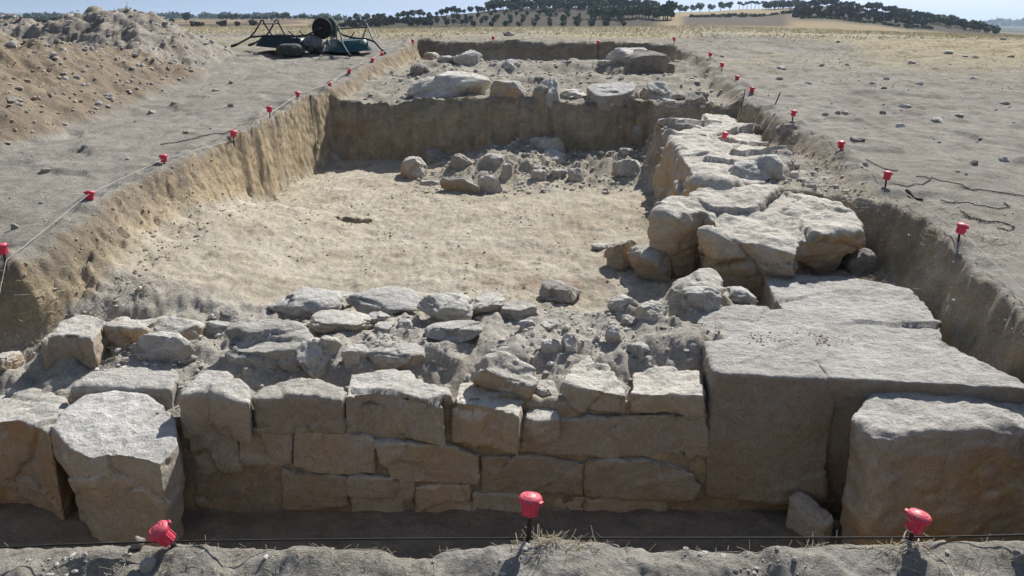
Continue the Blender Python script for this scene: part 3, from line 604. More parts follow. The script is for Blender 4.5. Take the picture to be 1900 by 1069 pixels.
# ---- rubble heap at the end of the room
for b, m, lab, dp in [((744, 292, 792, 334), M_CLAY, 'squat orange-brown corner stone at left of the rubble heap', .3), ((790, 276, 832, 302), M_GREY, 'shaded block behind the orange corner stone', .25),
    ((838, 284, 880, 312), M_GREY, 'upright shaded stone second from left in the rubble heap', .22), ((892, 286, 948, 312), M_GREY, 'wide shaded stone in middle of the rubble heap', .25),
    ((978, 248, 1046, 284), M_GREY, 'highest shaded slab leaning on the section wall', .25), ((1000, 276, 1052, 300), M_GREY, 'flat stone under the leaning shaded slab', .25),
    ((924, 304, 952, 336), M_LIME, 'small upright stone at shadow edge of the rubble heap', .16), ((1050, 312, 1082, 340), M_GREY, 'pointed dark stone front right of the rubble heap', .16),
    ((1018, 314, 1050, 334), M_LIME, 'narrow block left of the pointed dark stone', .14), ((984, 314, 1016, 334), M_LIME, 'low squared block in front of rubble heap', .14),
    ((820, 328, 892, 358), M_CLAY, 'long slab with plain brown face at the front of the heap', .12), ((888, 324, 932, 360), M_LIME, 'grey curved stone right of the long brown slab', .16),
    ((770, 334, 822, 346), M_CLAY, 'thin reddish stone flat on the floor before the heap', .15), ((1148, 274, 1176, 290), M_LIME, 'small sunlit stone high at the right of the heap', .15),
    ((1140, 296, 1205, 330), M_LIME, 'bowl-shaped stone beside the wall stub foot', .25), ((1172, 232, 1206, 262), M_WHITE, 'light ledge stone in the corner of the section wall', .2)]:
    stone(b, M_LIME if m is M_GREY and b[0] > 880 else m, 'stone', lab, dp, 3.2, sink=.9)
# ---- stones on the raised back part
for b, m, lab, dp, bl in [((766, 140, 914, 181), M_LIME, 'long layered boulder at left of the raised part', .5, 3.2), ((1094, 150, 1198, 192), M_WHITE, 'biggest whitish boulder above the section wall', .55, 3.6),
    ((1188, 152, 1256, 188), M_LIME, 'square-faced boulder right of the biggest whitish one', .4, 3.6), ((1003, 146, 1038, 194), M_LIME, 'taller of the paired upright stones on the section edge', .3, 3.6),
    ((986, 160, 1022, 198), M_CLAY, 'shorter of the paired upright stones on the section edge', .2, 3.0), ((1144, 94, 1260, 138), M_GREY, 'grey domed boulder in the far right corner', .7, 2.6),
    ((1124, 84, 1240, 118), M_LIME, 'layered pale outcrop behind the grey domed boulder', .9, 2.6), ((842, 93, 902, 122), M_LIME, 'jagged boulder with a crest, far left area', .4, 2.8),
    ((784, 97, 816, 112), M_CLAY, 'brown stone under the far end section', .3, 2.8), ((762, 118, 796, 137), M_GREY, 'dark stone by the far left cut', .3, 2.8),
    ((812, 104, 842, 118), M_LIME, 'low stone left of the crested boulder', .25, 2.8), ((928, 110, 962, 130), M_LIME, 'single pointed stone in middle of the far area', .3, 3.0),
    ((905, 152, 992, 182), M_CLAY, 'long low clay bank between layered boulder and upright pair', .2, 4.0), ((1110, 112, 1150, 122), M_LIME, 'thin slab peeping left of the domed boulder', .3, 3.0),
    ((1040, 166, 1094, 186), M_LIME, 'flat dusty stone between upright pair and whitish boulder', .3, 2.6), ((1128, 184, 1196, 206), M_CLAY, 'clay-faced block under the biggest whitish boulder', .25, 3.6)]:
    stone(b, m, 'boulder' if (b[2] - b[0]) > 58 else 'stone', lab, dp, bl, sink=.8)
# ---- dug-out hollow
top_block('stone_slab', [(1463, 922), (1478, 908), (1494, 911), (1546, 952), (1548, 968), (1530, 979), (1500, 966)], (-.41, -.50), -.60, M_LIME, 'loose flat slab lying on the floor of the hollow below the dressed blocks', vox=.008, smooth=4, amp=.01, amp2=.005)
stone((1534, 962, 1562, 984), M_GREY, 'cobble', 'small cobble beside the loose slab in the hollow', None, 2.5, cat='cobble')
stone((108, 918, 126, 940), M_GREY, 'cobble', 'small dark cobble at left in the hollow by standing block', None, 2.5, cat='cobble')
stone((244, 1008, 268, 1024), M_GREY, 'cobble', 'roundish cobble on the near lip beside the tilted red cap', None, 2.4, cat='cobble')
stone((1876, 1030, 1904, 1052), M_GREY, 'cobble', 'white pebble at lower right corner on the near lip', None, 2.2, cat='cobble')
stone((262, 1050, 290, 1066), M_LIME, 'cobble', 'pale pebble low on the near lip at left', None, 2.4, cat='cobble')
# ---- stones out on the open ground
fs = [(1590, 262, 26), (1740, 226, 22), (1670, 236, 16), (1690, 118, 14), (1640, 165, 10), (1780, 217, 16), (1864, 194, 16), (1806, 146, 14), (1810, 108, 12), (1758, 100, 16), (1875, 106, 12), (1645, 148, 12),
      (1618, 156, 12), (1573, 122, 10), (1530, 214, 12), (1524, 123, 10), (1445, 148, 14), (1450, 128, 16), (1500, 156, 14), (1862, 300, 18), (1808, 306, 16), (1680, 200, 18), (1568, 212, 14), (1555, 212, 10), (1638, 212, 10), (1606, 308, 10), (1705, 157, 14), (1790, 106, 10), (1556, 79, 10), (1862, 74, 12), (1340, 106, 9)]
for k, (px, py, w) in enumerate(fs):
    big = k == 0
    stone((px - w / 2, py - w * .38, px + w / 2, py + w * .12), M_GREY if k % 4 == 0 else M_LIME, 'field_stone', 'darkest largest loose stone on the bare ground right of trench' if big else 'small weathered stone lying on the bare ground right of the trench', None, 2.6, cat='stone', group=None if big else 'loose stones on the ground to the right', sink=.55)
for k, (px, py, w) in enumerate([(84, 321, 22), (430, 155, 14), (402, 169, 14), (282, 211, 14), (325, 194, 14), (346, 248, 14), (428, 199, 12), (158, 276, 12), (28, 425, 18)]):
    stone((px - w / 2, py - w * .35, px + w / 2, py + w * .12), M_GREY, 'field_stone', 'small weathered stone lying between spoil heap and trench', None, 2.6, cat='stone', group='loose stones beside the heap', sink=.5)
stone((934, 59, 958, 68), M_GREY, 'field_stone', 'lone brown stone in the stubble behind the trench', None, 2.6)
stone((13, 75, 34, 92), M_LIME, 'stone', 'upright pale stone on the brown spoil heap crest', None, 3)
stone((8, 180, 46, 196), M_GREY, 'stone', 'flat purplish stone low on the brown spoil heap', None, 3)

# ------------------------------------------------------------------ small loose material (uncountable)
def pick(n, fx, fy): return fx(n), fy(n)
def gravel(name, xs, ys_, sizes, mat, sub=1, z=None):
    d, f = ico(sub); n = len(xs); zs = H(xs, ys_)[0] if z is None else np.full(n, z)
    sc = RNG.uniform(.6, 1.3, (n, 3)) * np.array([1, 1, .65]); ang = RNG.uniform(0, 6.28, n)
    jit = 1 + .28 * RNG.uniform(-1, 1, (n, len(d), 1)); v = d[None] * jit * sc[:, None] * sizes[:, None, None]
    c, s = np.cos(ang)[:, None], np.sin(ang)[:, None]
    v = np.stack([v[..., 0] * c - v[..., 1] * s + xs[:, None], v[..., 0] * s + v[..., 1] * c + ys_[:, None], v[..., 2] + (zs + sizes * .25)[:, None]], -1)
    F = (f[None] + (np.arange(n) * len(d))[:, None, None]).reshape(-1, 3)
    return tag(link(name, np_mesh(name, v.reshape(-1, 3), F, False), mat), None, None, None, 'stuff')
U = RNG.uniform
def sizes(n, lo, hi): return lo + (hi - lo) * U(0, 1, n) ** 3.5
def by_mask(n, x0, x1, y0, y1, fn):
    x = U(x0, x1, n * 3); y = U(y0, y1, n * 3); k = fn(x, y); return x[k][:n], y[k][:n]
M_G1 = mat_plain('pale_gravel', (.50, .47, .42), .95, .3, 3); M_G2 = mat_plain('brown_clods', (.44, .385, .30), .95, .3, 3); M_G3 = mat_plain('grey_clods', (.44, .42, .385), .95, .3, 3)
x, y = by_mask(1700, -1.9, 1.0, 3.36, 4.5, lambda x, y: fbm2(x * 3, y * 3, 90, 2) > -.25); g = gravel('rubble_gravel', x, y, sizes(len(x), .003, .017), M_G1); g['label'] = 'fine gravel and crumbs over the wall core'
x, y = by_mask(2200, -2.1, 1.9, 4.4, 9.3, lambda x, y: fbm2(x * 2, y * 2, 91, 2) > -.1); g = gravel('floor_gravel', x, y, sizes(len(x), .002, .012), M_G2); g['label'] = 'crumbs of earth on the yellow floor'
x, y = by_mask(1300, -.9, 1.3, 7.8, 9.3, lambda x, y: x > -9); g = gravel('heap_gravel', x, y, sizes(len(x), .005, .028), M_G1); g['label'] = 'small rubble on the heap at the room end'
x, y = by_mask(1800, -1.6, 2.4, 9.6, 14.3, lambda x, y: sdpoly(x, y, TRENCH) > .1); g = gravel('platform_gravel', x, y, sizes(len(x), .006, .035), M_G1); g['label'] = 'small rubble on the raised back part'
x, y = by_mask(900, 1.2, 2.1, 5.3, 9.2, lambda x, y: sdpoly(x, y, TRENCH) > .1); g = gravel('wall_top_gravel', x, y, sizes(len(x), .006, .04), M_G1); g['label'] = 'small rubble beside the wall stub'
x, y = by_mask(3600, -9, -3.2, 4, 14, lambda x, y: ((H(x, y)[0] - .07 * y) > .05) & (x / y > -.75)); bm_ = y + .9 * x > 4.6
g = gravel('brown_heap_clods', x[~bm_], y[~bm_], sizes((~bm_).sum(), .004, .032), M_G2); g['label'] = 'clods and stones on the brown spoil heap'
g = gravel('grey_heap_clods', x[bm_], y[bm_], sizes(bm_.sum(), .004, .036), M_G3); g['label'] = 'clods and stones on the grey spoil heap'
x, y = by_mask(1900, -5, 11, 1.2, 16, lambda x, y: (sdpoly(x, y, TRENCH) < -.03) & (np.abs(x) < 1.2 + .7 * y)); g = gravel('field_gravel', x, y, sizes(len(x), .003, .015), M_G3); g['label'] = 'grit and small clods on the bare ground'
x, y = by_mask(2200, -1.6, 1.6, 1.30, 1.88, lambda x, y: fbm2(x * 5, y * 5, 95, 2) > -.05); g = gravel('lip_grit', x, y, sizes(len(x), .0015, .010), M_G3); g['label'] = 'grit on the near lip of the trench'
p_ = Pz(1485, 632, .065); x = RNG.normal(p_[0], .10, 420); y = RNG.normal(p_[1], .05, 420); g = gravel('dirt_crumbs', x, y, sizes(420, .0015, .006), mat_plain('reddish_dirt', (.26, .19, .15), .95, .3, 3), 1, .066); g['label'] = 'reddish dirt crumbs scattered on the dressed blocks'
x, y = by_mask(700, -2.4, -1.5, 3.8, 9.2, lambda x, y: (sdpoly(x, y, TRENCH) > -.02) & (sdpoly(x, y, TRENCH) < np.where(y < 6.6, .5, .16)))
g = gravel('cut_clods', x, y, sizes(len(x), .003, .015), M_G2); g['label'] = 'crumbling clods on the left side of the trench'
x, y = by_mask(700, 1.6, 2.6, 3.3, 9.2, lambda x, y: (sdpoly(x, y, TRENCH) > -.02) & (sdpoly(x, y, TRENCH) < .3))
g = gravel('cut_clods', x, y, sizes(len(x), .003, .015), M_G3); g['label'] = 'crumbling clods on the right side of the trench'
def straws(name, xs, ys_, lens, w, lift, mat, upright=0.0):
    n = len(xs); z = H(xs, ys_)[0]; a = U(0, 6.28, n); el = U(-.1, .35, n) + upright * U(.5, 1.2, n); el = np.clip(el, -.1, 1.45)
    d = np.stack([np.cos(a) * np.cos(el), np.sin(a) * np.cos(el), np.sin(el)], -1); bend = RNG.normal(0, .18, (n, 3)); s_ = np.stack([-np.sin(a), np.cos(a), .3 * np.ones(n)], -1)
    base = np.stack([xs, ys_, z + lift], -1); ws = (w * U(.6, 1.4, n))[:, None]; V = []
    for k, t in enumerate((0, .5, 1)):
        c = base + d * (lens * t)[:, None] + bend * (lens * (t * t - t * .5))[:, None] * .6; V += [c - s_ * ws, c + s_ * ws, c + np.cross(d, s_) * ws]
    V = np.stack(V, 1); F = []
    for k in range(2):
        for i in range(3): F.append((k * 3 + i, k * 3 + (i + 1) % 3, k * 3 + 3 + (i + 1) % 3, k * 3 + 3 + i))
    F = (np.array(F)[None] + (np.arange(n) * 9)[:, None, None]).reshape(-1, 4)
    return tag(link(name, np_mesh(name, V.reshape(-1, 3), F, True), mat), kind='stuff')
x, y = by_mask(1300, -1.6, 1.7, 1.40, 1.93, lambda x, y: fbm2(x * 3.5, y * 3.5, 96, 2) > -.05)
o = straws('lip_straw', x, y, U(.008, .035, len(x)), .0006, .0015, M_STRAW, .3); o['label'] = 'dry straw and roots along the near lip'
xs, yy_ = [], []
for px, py, n, sx, sy in [(1540, 490, 160, .16, .10), (1500, 478, 60, .08, .05), (1570, 400, 170, .10, .22), (1540, 300, 120, .06, .2), (1630, 520, 60, .06, .04), (1640, 600, 30, .1, .1), (250, 655, 120, .12, .05), (120, 610, 90, .15, .05), (40, 610, 50, .1, .05), (1470, 265, 60, .1, .2), (80, 860, 40, .1, .05),
                       (1660, 400, 160, .25, .2), (1740, 420, 140, .3, .2), (1800, 440, 120, .3, .2), (200, 540, 60, .15, .1)]:
    p = hit(px, py); xs.append(RNG.normal(p[0], sx, n)); yy_.append(RNG.normal(p[1], sy, n))
x = np.concatenate(xs); y = np.concatenate(yy_); k = y > 1.4
xl = np.concatenate([RNG.normal(.09, .05, 170), RNG.normal(.62, .14, 90), RNG.normal(.95, .06, 60)]); yl = np.concatenate([RNG.normal(1.885, .022, 170), RNG.normal(1.91, .02, 90), RNG.normal(1.86, .03, 60)])
o = straws('lip_straw', xl, yl, U(.01, .045, len(xl)) * np.where(U(0, 1, len(xl)) > .95, 1.8, 1), .0007, .002, M_STRAW, .25); o['label'] = 'tufts of dry straw beside the stakes on the near lip'
o = straws('straw_wisps', x[k], y[k], U(.02, .085, k.sum()), .0012, .004, M_STRAW, .15); o['label'] = 'wisps of dry straw caught in the trench and by the cords'
x, y = by_mask(4500, -12, 16, 8, 17, lambda x, y: (sdpoly(x, y, TRENCH) < -.1) & (fbm2(x * .5, y * .5, 97, 3) + .13 * (y - 13) + .05 * np.maximum(x - 4, 0) > .0) & (np.abs(x) < .8 * y) & (x > -4))
o = straws('near_stubble', x, y, U(.02, .06, len(x)), .0022, .0, M_STUB, .3); o['label'] = 'thin stubble on the ground round the trench'
x, y = by_mask(30000, -34, 40, 15, 41, lambda x, y: (np.abs(x) < .74 * y) & (fbm2(x * .4, y * .3, 98, 3) + .05 * (y - 17) > -.1))
o = straws('stubble_field', x, y, U(.03, .10, len(x)), .006, .0, M_STUB, .45); o['label'] = 'dry yellow stubble across the field'

# ------------------------------------------------------------------ stakes with red caps, cords
cap = MB(); cap.lathe([(.0175, 0), (.0188, .001), (.0195, .030), (.0200, .0345), (.0285, .0345), (.0295, .037), (.0290, .042), (.0265, .0465), (.0215, .0495), (.0205, .0490), (.0150, .0520), (.0138, .0512), (.006, .0530), (.001, .0535)], 28)
for k in range(6):
    a = k * math.pi / 3; cap.box((.0195 * math.cos(a), .0195 * math.sin(a), .017), (.0035, .0035, .033), Matrix.Rotation(0, 4, 'Z'))
cap.box((-.030, 0, .040), (.010, .012, .006))
capo = cap.build('plastic_cap', M_RED); cap_me = capo.data; bpy.data.objects.remove(capo)
def rod_mesh(h):
    mb = MB(); pts = [(0, 0, -.06)] + [(0, 0, h * t) for t in np.linspace(0, 1, 12)]; mb.tube(pts, [.0052 + (.0006 if i % 2 else 0) for i in range(len(pts))], 8)
    o = mb.build('steel_rod', M_ROD); me = o.data; bpy.data.objects.remove(o); return me
rods = {}
def stake(bx, by, cpy, label, tilt=(0, 0), group='red-capped stakes round the trench', base=None):
    p = base if base is not None else Pplane(bx, by)
    z = Hz(p[0], p[1]); top = Py(bx, cpy, p[1])[2]; h = max(.05, top - z)      # top of the cap
    t = thing('capped_stake', label, 'stake', (p[0], p[1], z), (tilt[0], tilt[1], random.uniform(-3, 3)) if tilt == (0, 0) else (tilt[0], tilt[1], 0), group)
    hh = round(max(.03, h - .030), 3)
    if hh not in rods: rods[hh] = rod_mesh(hh)
    link('steel_rod', rods[hh], M_ROD, t)
    c = link('plastic_cap', cap_me, M_RED, t); c.location = (0, 0, h - .0535); c.rotation_euler = (random.gauss(0, .13), random.gauss(0, .13), random.uniform(0, 6))
    return t
ORD = ['first', 'second', 'third', 'fourth', 'fifth', 'sixth', 'seventh', 'eighth', 'ninth', 'tenth', 'eleventh']
LS = [(11, 492, 451), (168, 380, 355), (306, 311, 286), (433, 256, 241), (501, 217, 197), (552, 187, 169), (612, 163, 154), (648, 140, 128), (691, 118, 107), (708, 107, 100), (766, 82, 73)]
RS = [(1776, 462, 413), (1642, 352, 317), (1559, 287, 261), (1470, 228, 204), (1394, 178, 164), (1367, 154, 141), (1339, 134, 116), (1317, 113, 97), (1251, 85, 69)]
for k, (a, b, c) in enumerate(LS): stake(a, b, c, 'red-capped stake, %s from the camera along left edge of trench' % ORD[k])
for k, (a, b, c) in enumerate(RS): stake(a, b, c, 'red-capped stake, %s from the camera along right edge of trench' % ORD[k])
stake(915, 76, 67, 'red-capped stake, left one behind the far end'); stake(1110, 82, 75, 'red-capped stake, right one behind the far end')
def lipstake(px, ybase, ycap, lab, tilt):
    d = Pplane(px, ybase); return stake(px, ybase, ycap, lab, tilt, base=d)
FS = [lipstake(326, 1036, 964, 'tilted red-capped stake at the left of the near lip', (.22, -.38)), lipstake(980, 1030, 917, 'upright red-capped stake in the middle of the near lip', (.0, .04)), lipstake(1684, 1028, 946, 'red-capped stake at right of near lip with loose twine on it', (.1, .06))]
t = thing('fallen_cap', 'loose red cap lying on top of the wall stub', 'cap', hit(1343, 256) + np.array([0, .05, .13]), (0, 0, .4)); t.location.z = Pz(1343, 256, .44)[2]; t.location.x = Pz(1343, 256, .44)[0]; t.location.y = Pz(1343, 256, .44)[1]
c = link('plastic_cap', cap_me, M_RED, t); c.rotation_euler = (.25, .15, 0)
def cord(name, pts, r, mat, label, cat='cord', n=6, sub=6, jit=0):
    P = [np.array(p, float) for p in pts]; out = []
    for i in range(len(P) - 1):
        p0, p1, p2, p3 = P[max(i - 1, 0)], P[i], P[i + 1], P[min(i + 2, len(P) - 1)]
        for k in range(sub):
            t = k / sub; q = .5 * (2 * p1 + (p2 - p0) * t + (2 * p0 - 5 * p1 + 4 * p2 - p3) * t * t + (3 * p1 - p0 - 3 * p2 + p3) * t ** 3)
            out.append(q + (RNG.normal(0, jit, 3) if jit else 0))
    out.append(P[-1]); mb = MB(); mb.tube(out, r, n); return tag(mb.build(name, mat), label, cat)
def at_ground(px, py, lift=.01):
    p = Pplane(px, py); return np.array([p[0], p[1], Hz(p[0], p[1]) + lift])
def lay(L, lift=.008, n=7):      # points along a line on the ground
    P = []
    for i in range(len(L) - 1):
        for k in range(n): P.append(tuple(np.array(L[i]) + (np.array(L[i + 1]) - np.array(L[i])) * k / n))
    P.append(L[-1]); return [at_ground(a, b, lift) for a, b in P]
def stretched(S_, h, name, label, r, mat, fr=None):
    pts = []
    for k, (a, b, c) in enumerate(S_):
        p = Pplane(a, b); pts.append(np.array([p[0] + .006, p[1], Hz(p[0], p[1]) + h]))
    cord(name, pts, r, mat, label, 'string', 6, 1)
pz = [Pplane(-60, 545)]; 
stretched([(-60, 548, 0)] + LS[:5], .035, 'boundary_string', 'white string stretched along left edge between the stakes', .0016, M_TWINE)
stretched(LS[4:], .04, 'boundary_string', 'thin white string along the far left edge', .0022, M_TWINE)
stretched([(1905, 575, 0)] + RS[:4], .045, 'boundary_string', 'white string stretched along the right edge over the cut', .0018, M_TWINE)
stretched(RS[-2:], .10, 'boundary_string', 'short white string at the far right corner', .003, M_TWINE)
q = [Py(-40, 1018, 1.83), Py(318, 1026, FS[0].location.y + .008), Py(978, 1021, FS[1].location.y + .008), Py(1686, 1006, FS[2].location.y + .008), Py(1960, 990, 1.85)]
for p_ in q: p_[2] = max(p_[2], Hz(p_[0], p_[1]) + .012)
cord('cord', q, .0026, M_CORD, 'black cord stretched along the near lip between three stakes', 'cord', 6, 2)
cord('twine_loop', [Py(345, 1036, 1.80), Py(365, 1034, 1.81), Py(378, 1022, 1.82), Py(374, 1024, 1.81), Py(362, 1032, 1.80), Py(352, 1040, 1.79)], .0016, M_TWINE, 'white wire loop beside the tilted red-capped stake', 'wire')
fx, fy, fz = FS[2].location; L = []
for k in range(26):
    a = k * .85; rr = .010 + .012 * (k / 25) + .006 * math.sin(k * 1.7); L.append((fx + rr * math.cos(a), fy + rr * math.sin(a) - .006 * (k / 25), fz + .088 - .0033 * k))
L += [(fx + .03, fy - .05, fz + .01), (fx + .05, fy - .09, fz + .004), (fx + .045, fy - .14, fz)]
cord('tied_twine', L, .0014, M_TWINE, 'grey twine wound round the right stake on near lip', 'twine', 5, 4)
cord('rope', lay([(298, 268), (330, 262), (372, 254), (405, 248), (432, 250)], .006), .0032, M_CORD, 'dark frayed rope lying left of the trench', 'rope', 6, 3, .002)
cord('cable', lay([(1606, 302), (1640, 314), (1665, 317)], .005), .0030, M_CORD, 'short black cord beside second red cap on the right', 'cord', 6, 3, .0015)
cord('cable', lay([(1652, 345), (1685, 350), (1710, 344), (1728, 334), (1700, 328)], .006), .0032, M_CORD, 'curved black cord joining the stake and long cord', 'cord', 6, 3, .0015)
cord('cable', lay([(1728, 332), (1760, 338), (1800, 348), (1850, 358), (1920, 370)], .006), .0032, M_CORD, 'long black cord running off at the right edge', 'cord', 6, 3, .0015)
cord('cable', lay([(1745, 372), (1775, 378), (1812, 386), (1850, 388), (1874, 384), (1862, 378)], .006), .0030, M_CORD, 'looped black cord in straw right of trench', 'cord', 6, 3, .002)
cord('cable', lay([(1780, 396), (1810, 410), (1836, 418), (1862, 416), (1882, 424), (1870, 432), (1850, 428)], .006), .0032, M_CORD, 'lowest tangled black cord near the closest right stake', 'cord', 6, 3, .002)
cord('cable', lay([(1680, 360), (1695, 366), (1712, 368)], .004), .007, M_CORD, 'stubby black strap on the ground near curved cord', 'strap', 6, 3, .0015)
cord('twig', [at_ground(1437, 196, 0), at_ground(1437, 196, 0) + np.array([.05, .02, .13])], .006, M_BARK, 'thin twig sticking up at the right edge of trench', 'twig')
cord('twig', [hit(1372, 218), hit(1372, 218) + np.array([.05, .05, .26])], .005, M_BARK, 'dark twig leaning against the right-hand cut', 'twig')

# ------------------------------------------------------------------ upturned wheelbarrows and sacks
def wheelbarrow(label, loc, rz, tray_m, tyre_m, wheel_turn=0, tilt=(0, 0)):
    t = thing('wheelbarrow', label, 'wheelbarrow', loc, (math.pi + tilt[0], tilt[1], rz), 'upturned wheelbarrows')
    # built the right way up with the rim at z=.60, then turned over; origin on the rim plane
    def z(v): return v - .56
    n = 40; rings = []
    for lx0, lx1, ly, zz in [(-.50, .46, .33, .56), (-.51, .47, .34, .565), (-.47, .41, .30, .48), (-.40, .32, .25, .395), (-.10, .05, .06, .39)]:
        r = []
        for k in range(n):
            a = 2 * math.pi * k / n; c_, s_ = math.cos(a), math.sin(a); cx_ = (lx0 + lx1) / 2; hx = (lx1 - lx0) / 2
            e = .42; r.append((cx_ + hx * math.copysign(abs(c_) ** e, c_), ly * math.copysign(abs(s_) ** e, s_) * (1 - .12 * (c_ > 0) * c_), z(zz)))
        rings.append(r)
    V, F = ring_prism(rings); F = F[:-2] + [F[-1]]
    mb = MB(); mb.add(V, F); o = mb.build('tray', tray_m, t); sm = o.modifiers.new('thick', 'SOLIDIFY'); sm.thickness = .006
    for s_ in (-1, 1):
        mb = MB(); mb.tube([(.62, s_ * .07, z(.20)), (.40, s_ * .12, z(.33)), (.10, s_ * .20, z(.375)), (-.30, s_ * .25, z(.385)), (-.56, s_ * .29, z(.43)), (-.86, s_ * .31, z(.60)), (-.90, s_ * .31, z(.605))], .017, 10)
        h = mb.build('handle', M_FRAME, t); g_ = MB(); g_.tube([(-.80, s_ * .308, z(.565)), (-.91, s_ * .312, z(.608))], .022, 10); g_.build('grip', M_TYRE, h)
        mb = MB(); mb.tube([(-.18, s_ * .24, z(.37)), (-.30, s_ * .27, z(.20)), (-.33, s_ * .27, z(.13)), (-.36, s_ * .26, z(.135)), (-.48, s_ * .27, z(.33)), (-.56, s_ * .285, z(.42))], .014, 8); mb.build('leg', M_GRIP if tray_m is M_TRAY else M_FRAME, t)
        mb = MB(); mb.tube([(.10, s_ * .21, z(.28)), (.30, s_ * .17, z(.42)), (.44, s_ * .15, z(.50))], .011, 8); mb.build('brace', M_FRAME, t)
    mb = MB(); mb.tube([(-.33, -.27, z(.19)), (-.33, .27, z(.19))], .012, 8); mb.build('leg_crossbar', M_FRAME, t)
    t.scale = (.82, .82, .82)
    w = thing('wheel', None, None, (.62, 0, z(.20))); w.parent = t; w.rotation_euler = (math.pi / 2, 0, wheel_turn); w.scale = (.9, .9, .9)
    mb = MB(); mb.lathe([(.115, -.035), (.150, -.046), (.180, -.042), (.197, -.022), (.201, 0), (.197, .022), (.180, .042), (.150, .046), (.115, .035)], 36); mb.build('tyre', tyre_m, w)
    mb = MB(); mb.lathe([(.02, -.038), (.06, -.030), (.114, -.041), (.12, -.03), (.12, .03), (.114, .041), (.06, .030), (.02, .038)], 28); mb.build('rim', M_RIM, w)
    mb = MB(); mb.tube([(0, 0, -.10), (0, 0, .10)], .012, 8); mb.build('axle', M_GRIP, w)
    return t
pA = Pplane(528, 98); pB = Pplane(622, 98)
zA = Hz(pA[0], pA[1]); zB = Hz(pB[0], pB[1])
wheelbarrow('dark upturned wheelbarrow with its black wheel in the air, beside spoil heap', (pA[0] + .06, pA[1], zA + .06), R(-12), M_TRAYD, M_TYRE, 0, (0, R(4)))
wheelbarrow('teal upturned wheelbarrow with worn silver legs, right of the dark one', (pB[0] + .16, pB[1] + .05, zB + .06), R(122), M_TRAY, M_TYRE2, 0, (R(-3), 0))
def sack(label, px0, py0, px1, py1, Y, mat, depth, seed, bl):
    p = Py((px0 + px1) / 2, py1, Y); w = Py(px1, py1, Y)[0] - Py(px0, py1, Y)[0]; h = Py(px0, py0, Y)[2] - p[2]
    me = rock_mesh((w, depth, h * 1.1), seed, bl, 5, 3, 1.3); me.name = 'sack'; o = link('sack', me, mat); o.location = (p[0], Y, Hz(p[0], Y) + h * .46); o.rotation_euler = (0, R(4), R(10))
    tag(o, label, 'sack'); mb = MB(); mb.lathe([(.02, 0), (.016, .02), (.03, .05), (.05, .08), (.03, .085)], 12, Matrix.Translation((w * .46, -depth * .2, h * .12)) @ Matrix.Rotation(R(70), 4, 'Y')); mb.build('tied_neck', mat, o)
sack('dark dusty filled sack lying before the upturned wheelbarrows', 514, 79, 572, 101, pA[1] - .42, M_SACK, .36, 5, 2.4)
sack('grey plastic sack slumped between the two wheelbarrows', 564, 64, 602, 97, pA[1] - .12, M_SACK2, .34, 9, 2.2)

# ------------------------------------------------------------------ trees on the far hills
def crown_mesh(n, rx, rz, zc, leaf, seed):
    rg = np.random.default_rng(seed); nb = 7
    cen = rg.normal(0, .42, (nb, 3)) * np.array([rx, rx, rz * .8]); cen[0] = 0; rad = rg.uniform(.45, .7, nb)
    b = rg.integers(0, nb, n); d = rg.normal(size=(n, 3)); d /= np.linalg.norm(d, axis=1)[:, None]
    p = cen[b] + d * (rad[b] * rg.uniform(.55, 1.0, n) ** .5)[:, None] * np.array([rx, rx, rz]); p[:, 2] = np.maximum(p[:, 2], -rz * .85) + zc
    a = rg.normal(size=(n, 3)); a /= np.linalg.norm(a, axis=1)[:, None]; c = np.cross(a, rg.normal(size=(n, 3))); c /= np.linalg.norm(c, axis=1)[:, None]; l = leaf * rg.uniform(.6, 1.3, n)[:, None]
    V = np.stack([p - a * l - c * l * .5, p + a * l * .2 - c * l * .7, p + a * l + c * l * .4, p - a * l * .3 + c * l * .8], 1).reshape(-1, 3)
    return np_mesh('crown', V, np.arange(n * 4).reshape(-1, 4), False)
def trunk_mesh(h, r, seed):
    rg = random.Random(seed); mb = MB(); top = (rg.uniform(-.2, .2), rg.uniform(-.2, .2), h)
    mb.tube([(0, 0, -.5), (0, 0, 0), (top[0] * .4, top[1] * .4, h * .5), top], [r * 1.4, r * 1.15, r, r * .8], 6)
    for k in range(3):
        a = k * 2.1 + rg.random(); mb.tube([top, (top[0] + .7 * math.cos(a), top[1] + .7 * math.sin(a), h + .8)], [r * .6, r * .3], 5)
    o = mb.build('trunk', M_BARK); me = o.data; bpy.data.objects.remove(o); return me
PROTO = {}
for kind, (n, rx, rz, zc, leaf, th, tr, mt) in {'olive': (240, 1.8, 1.55, 2.4, .42, 1.1, .18, M_OLIVE), 'oak': (320, 2.7, 2.2, 3.6, .60, 1.6, .25, M_OAK), 'bush': (170, 1.5, 1.0, .9, .38, .3, .1, M_SCRUB), 'pine': (260, 3.0, 1.3, 7.2, .55, 6.3, .25, M_OAK)}.items():
    PROTO[kind] = []
    for v in range(3):
        cm = crown_mesh(n, rx, rz, zc, leaf, 300 + v * 7 + len(kind)); cm.materials.append(mt); PROTO[kind].append((cm, trunk_mesh(th, tr, v)))
def tree(kind, u, D, label, group, sc=1.0, name=None):
    x = (u - CX) / FPX * D * cp / .985; z = Hz(x, D); v = random.randrange(3)
    t = thing(name or {'olive': 'olive_tree', 'oak': 'oak_tree', 'bush': 'bush', 'pine': 'pine_tree'}[kind], label, 'bush' if kind == 'bush' else 'tree', (x, D, z), (0, 0, random.uniform(0, 6.28)), group)
    s = sc * random.uniform(.8, 1.2); t.scale = (s, s, s * random.uniform(.9, 1.1))
    cm, tm = PROTO[kind][v]; link('crown', cm, None, t); link('trunk', tm, None, t)
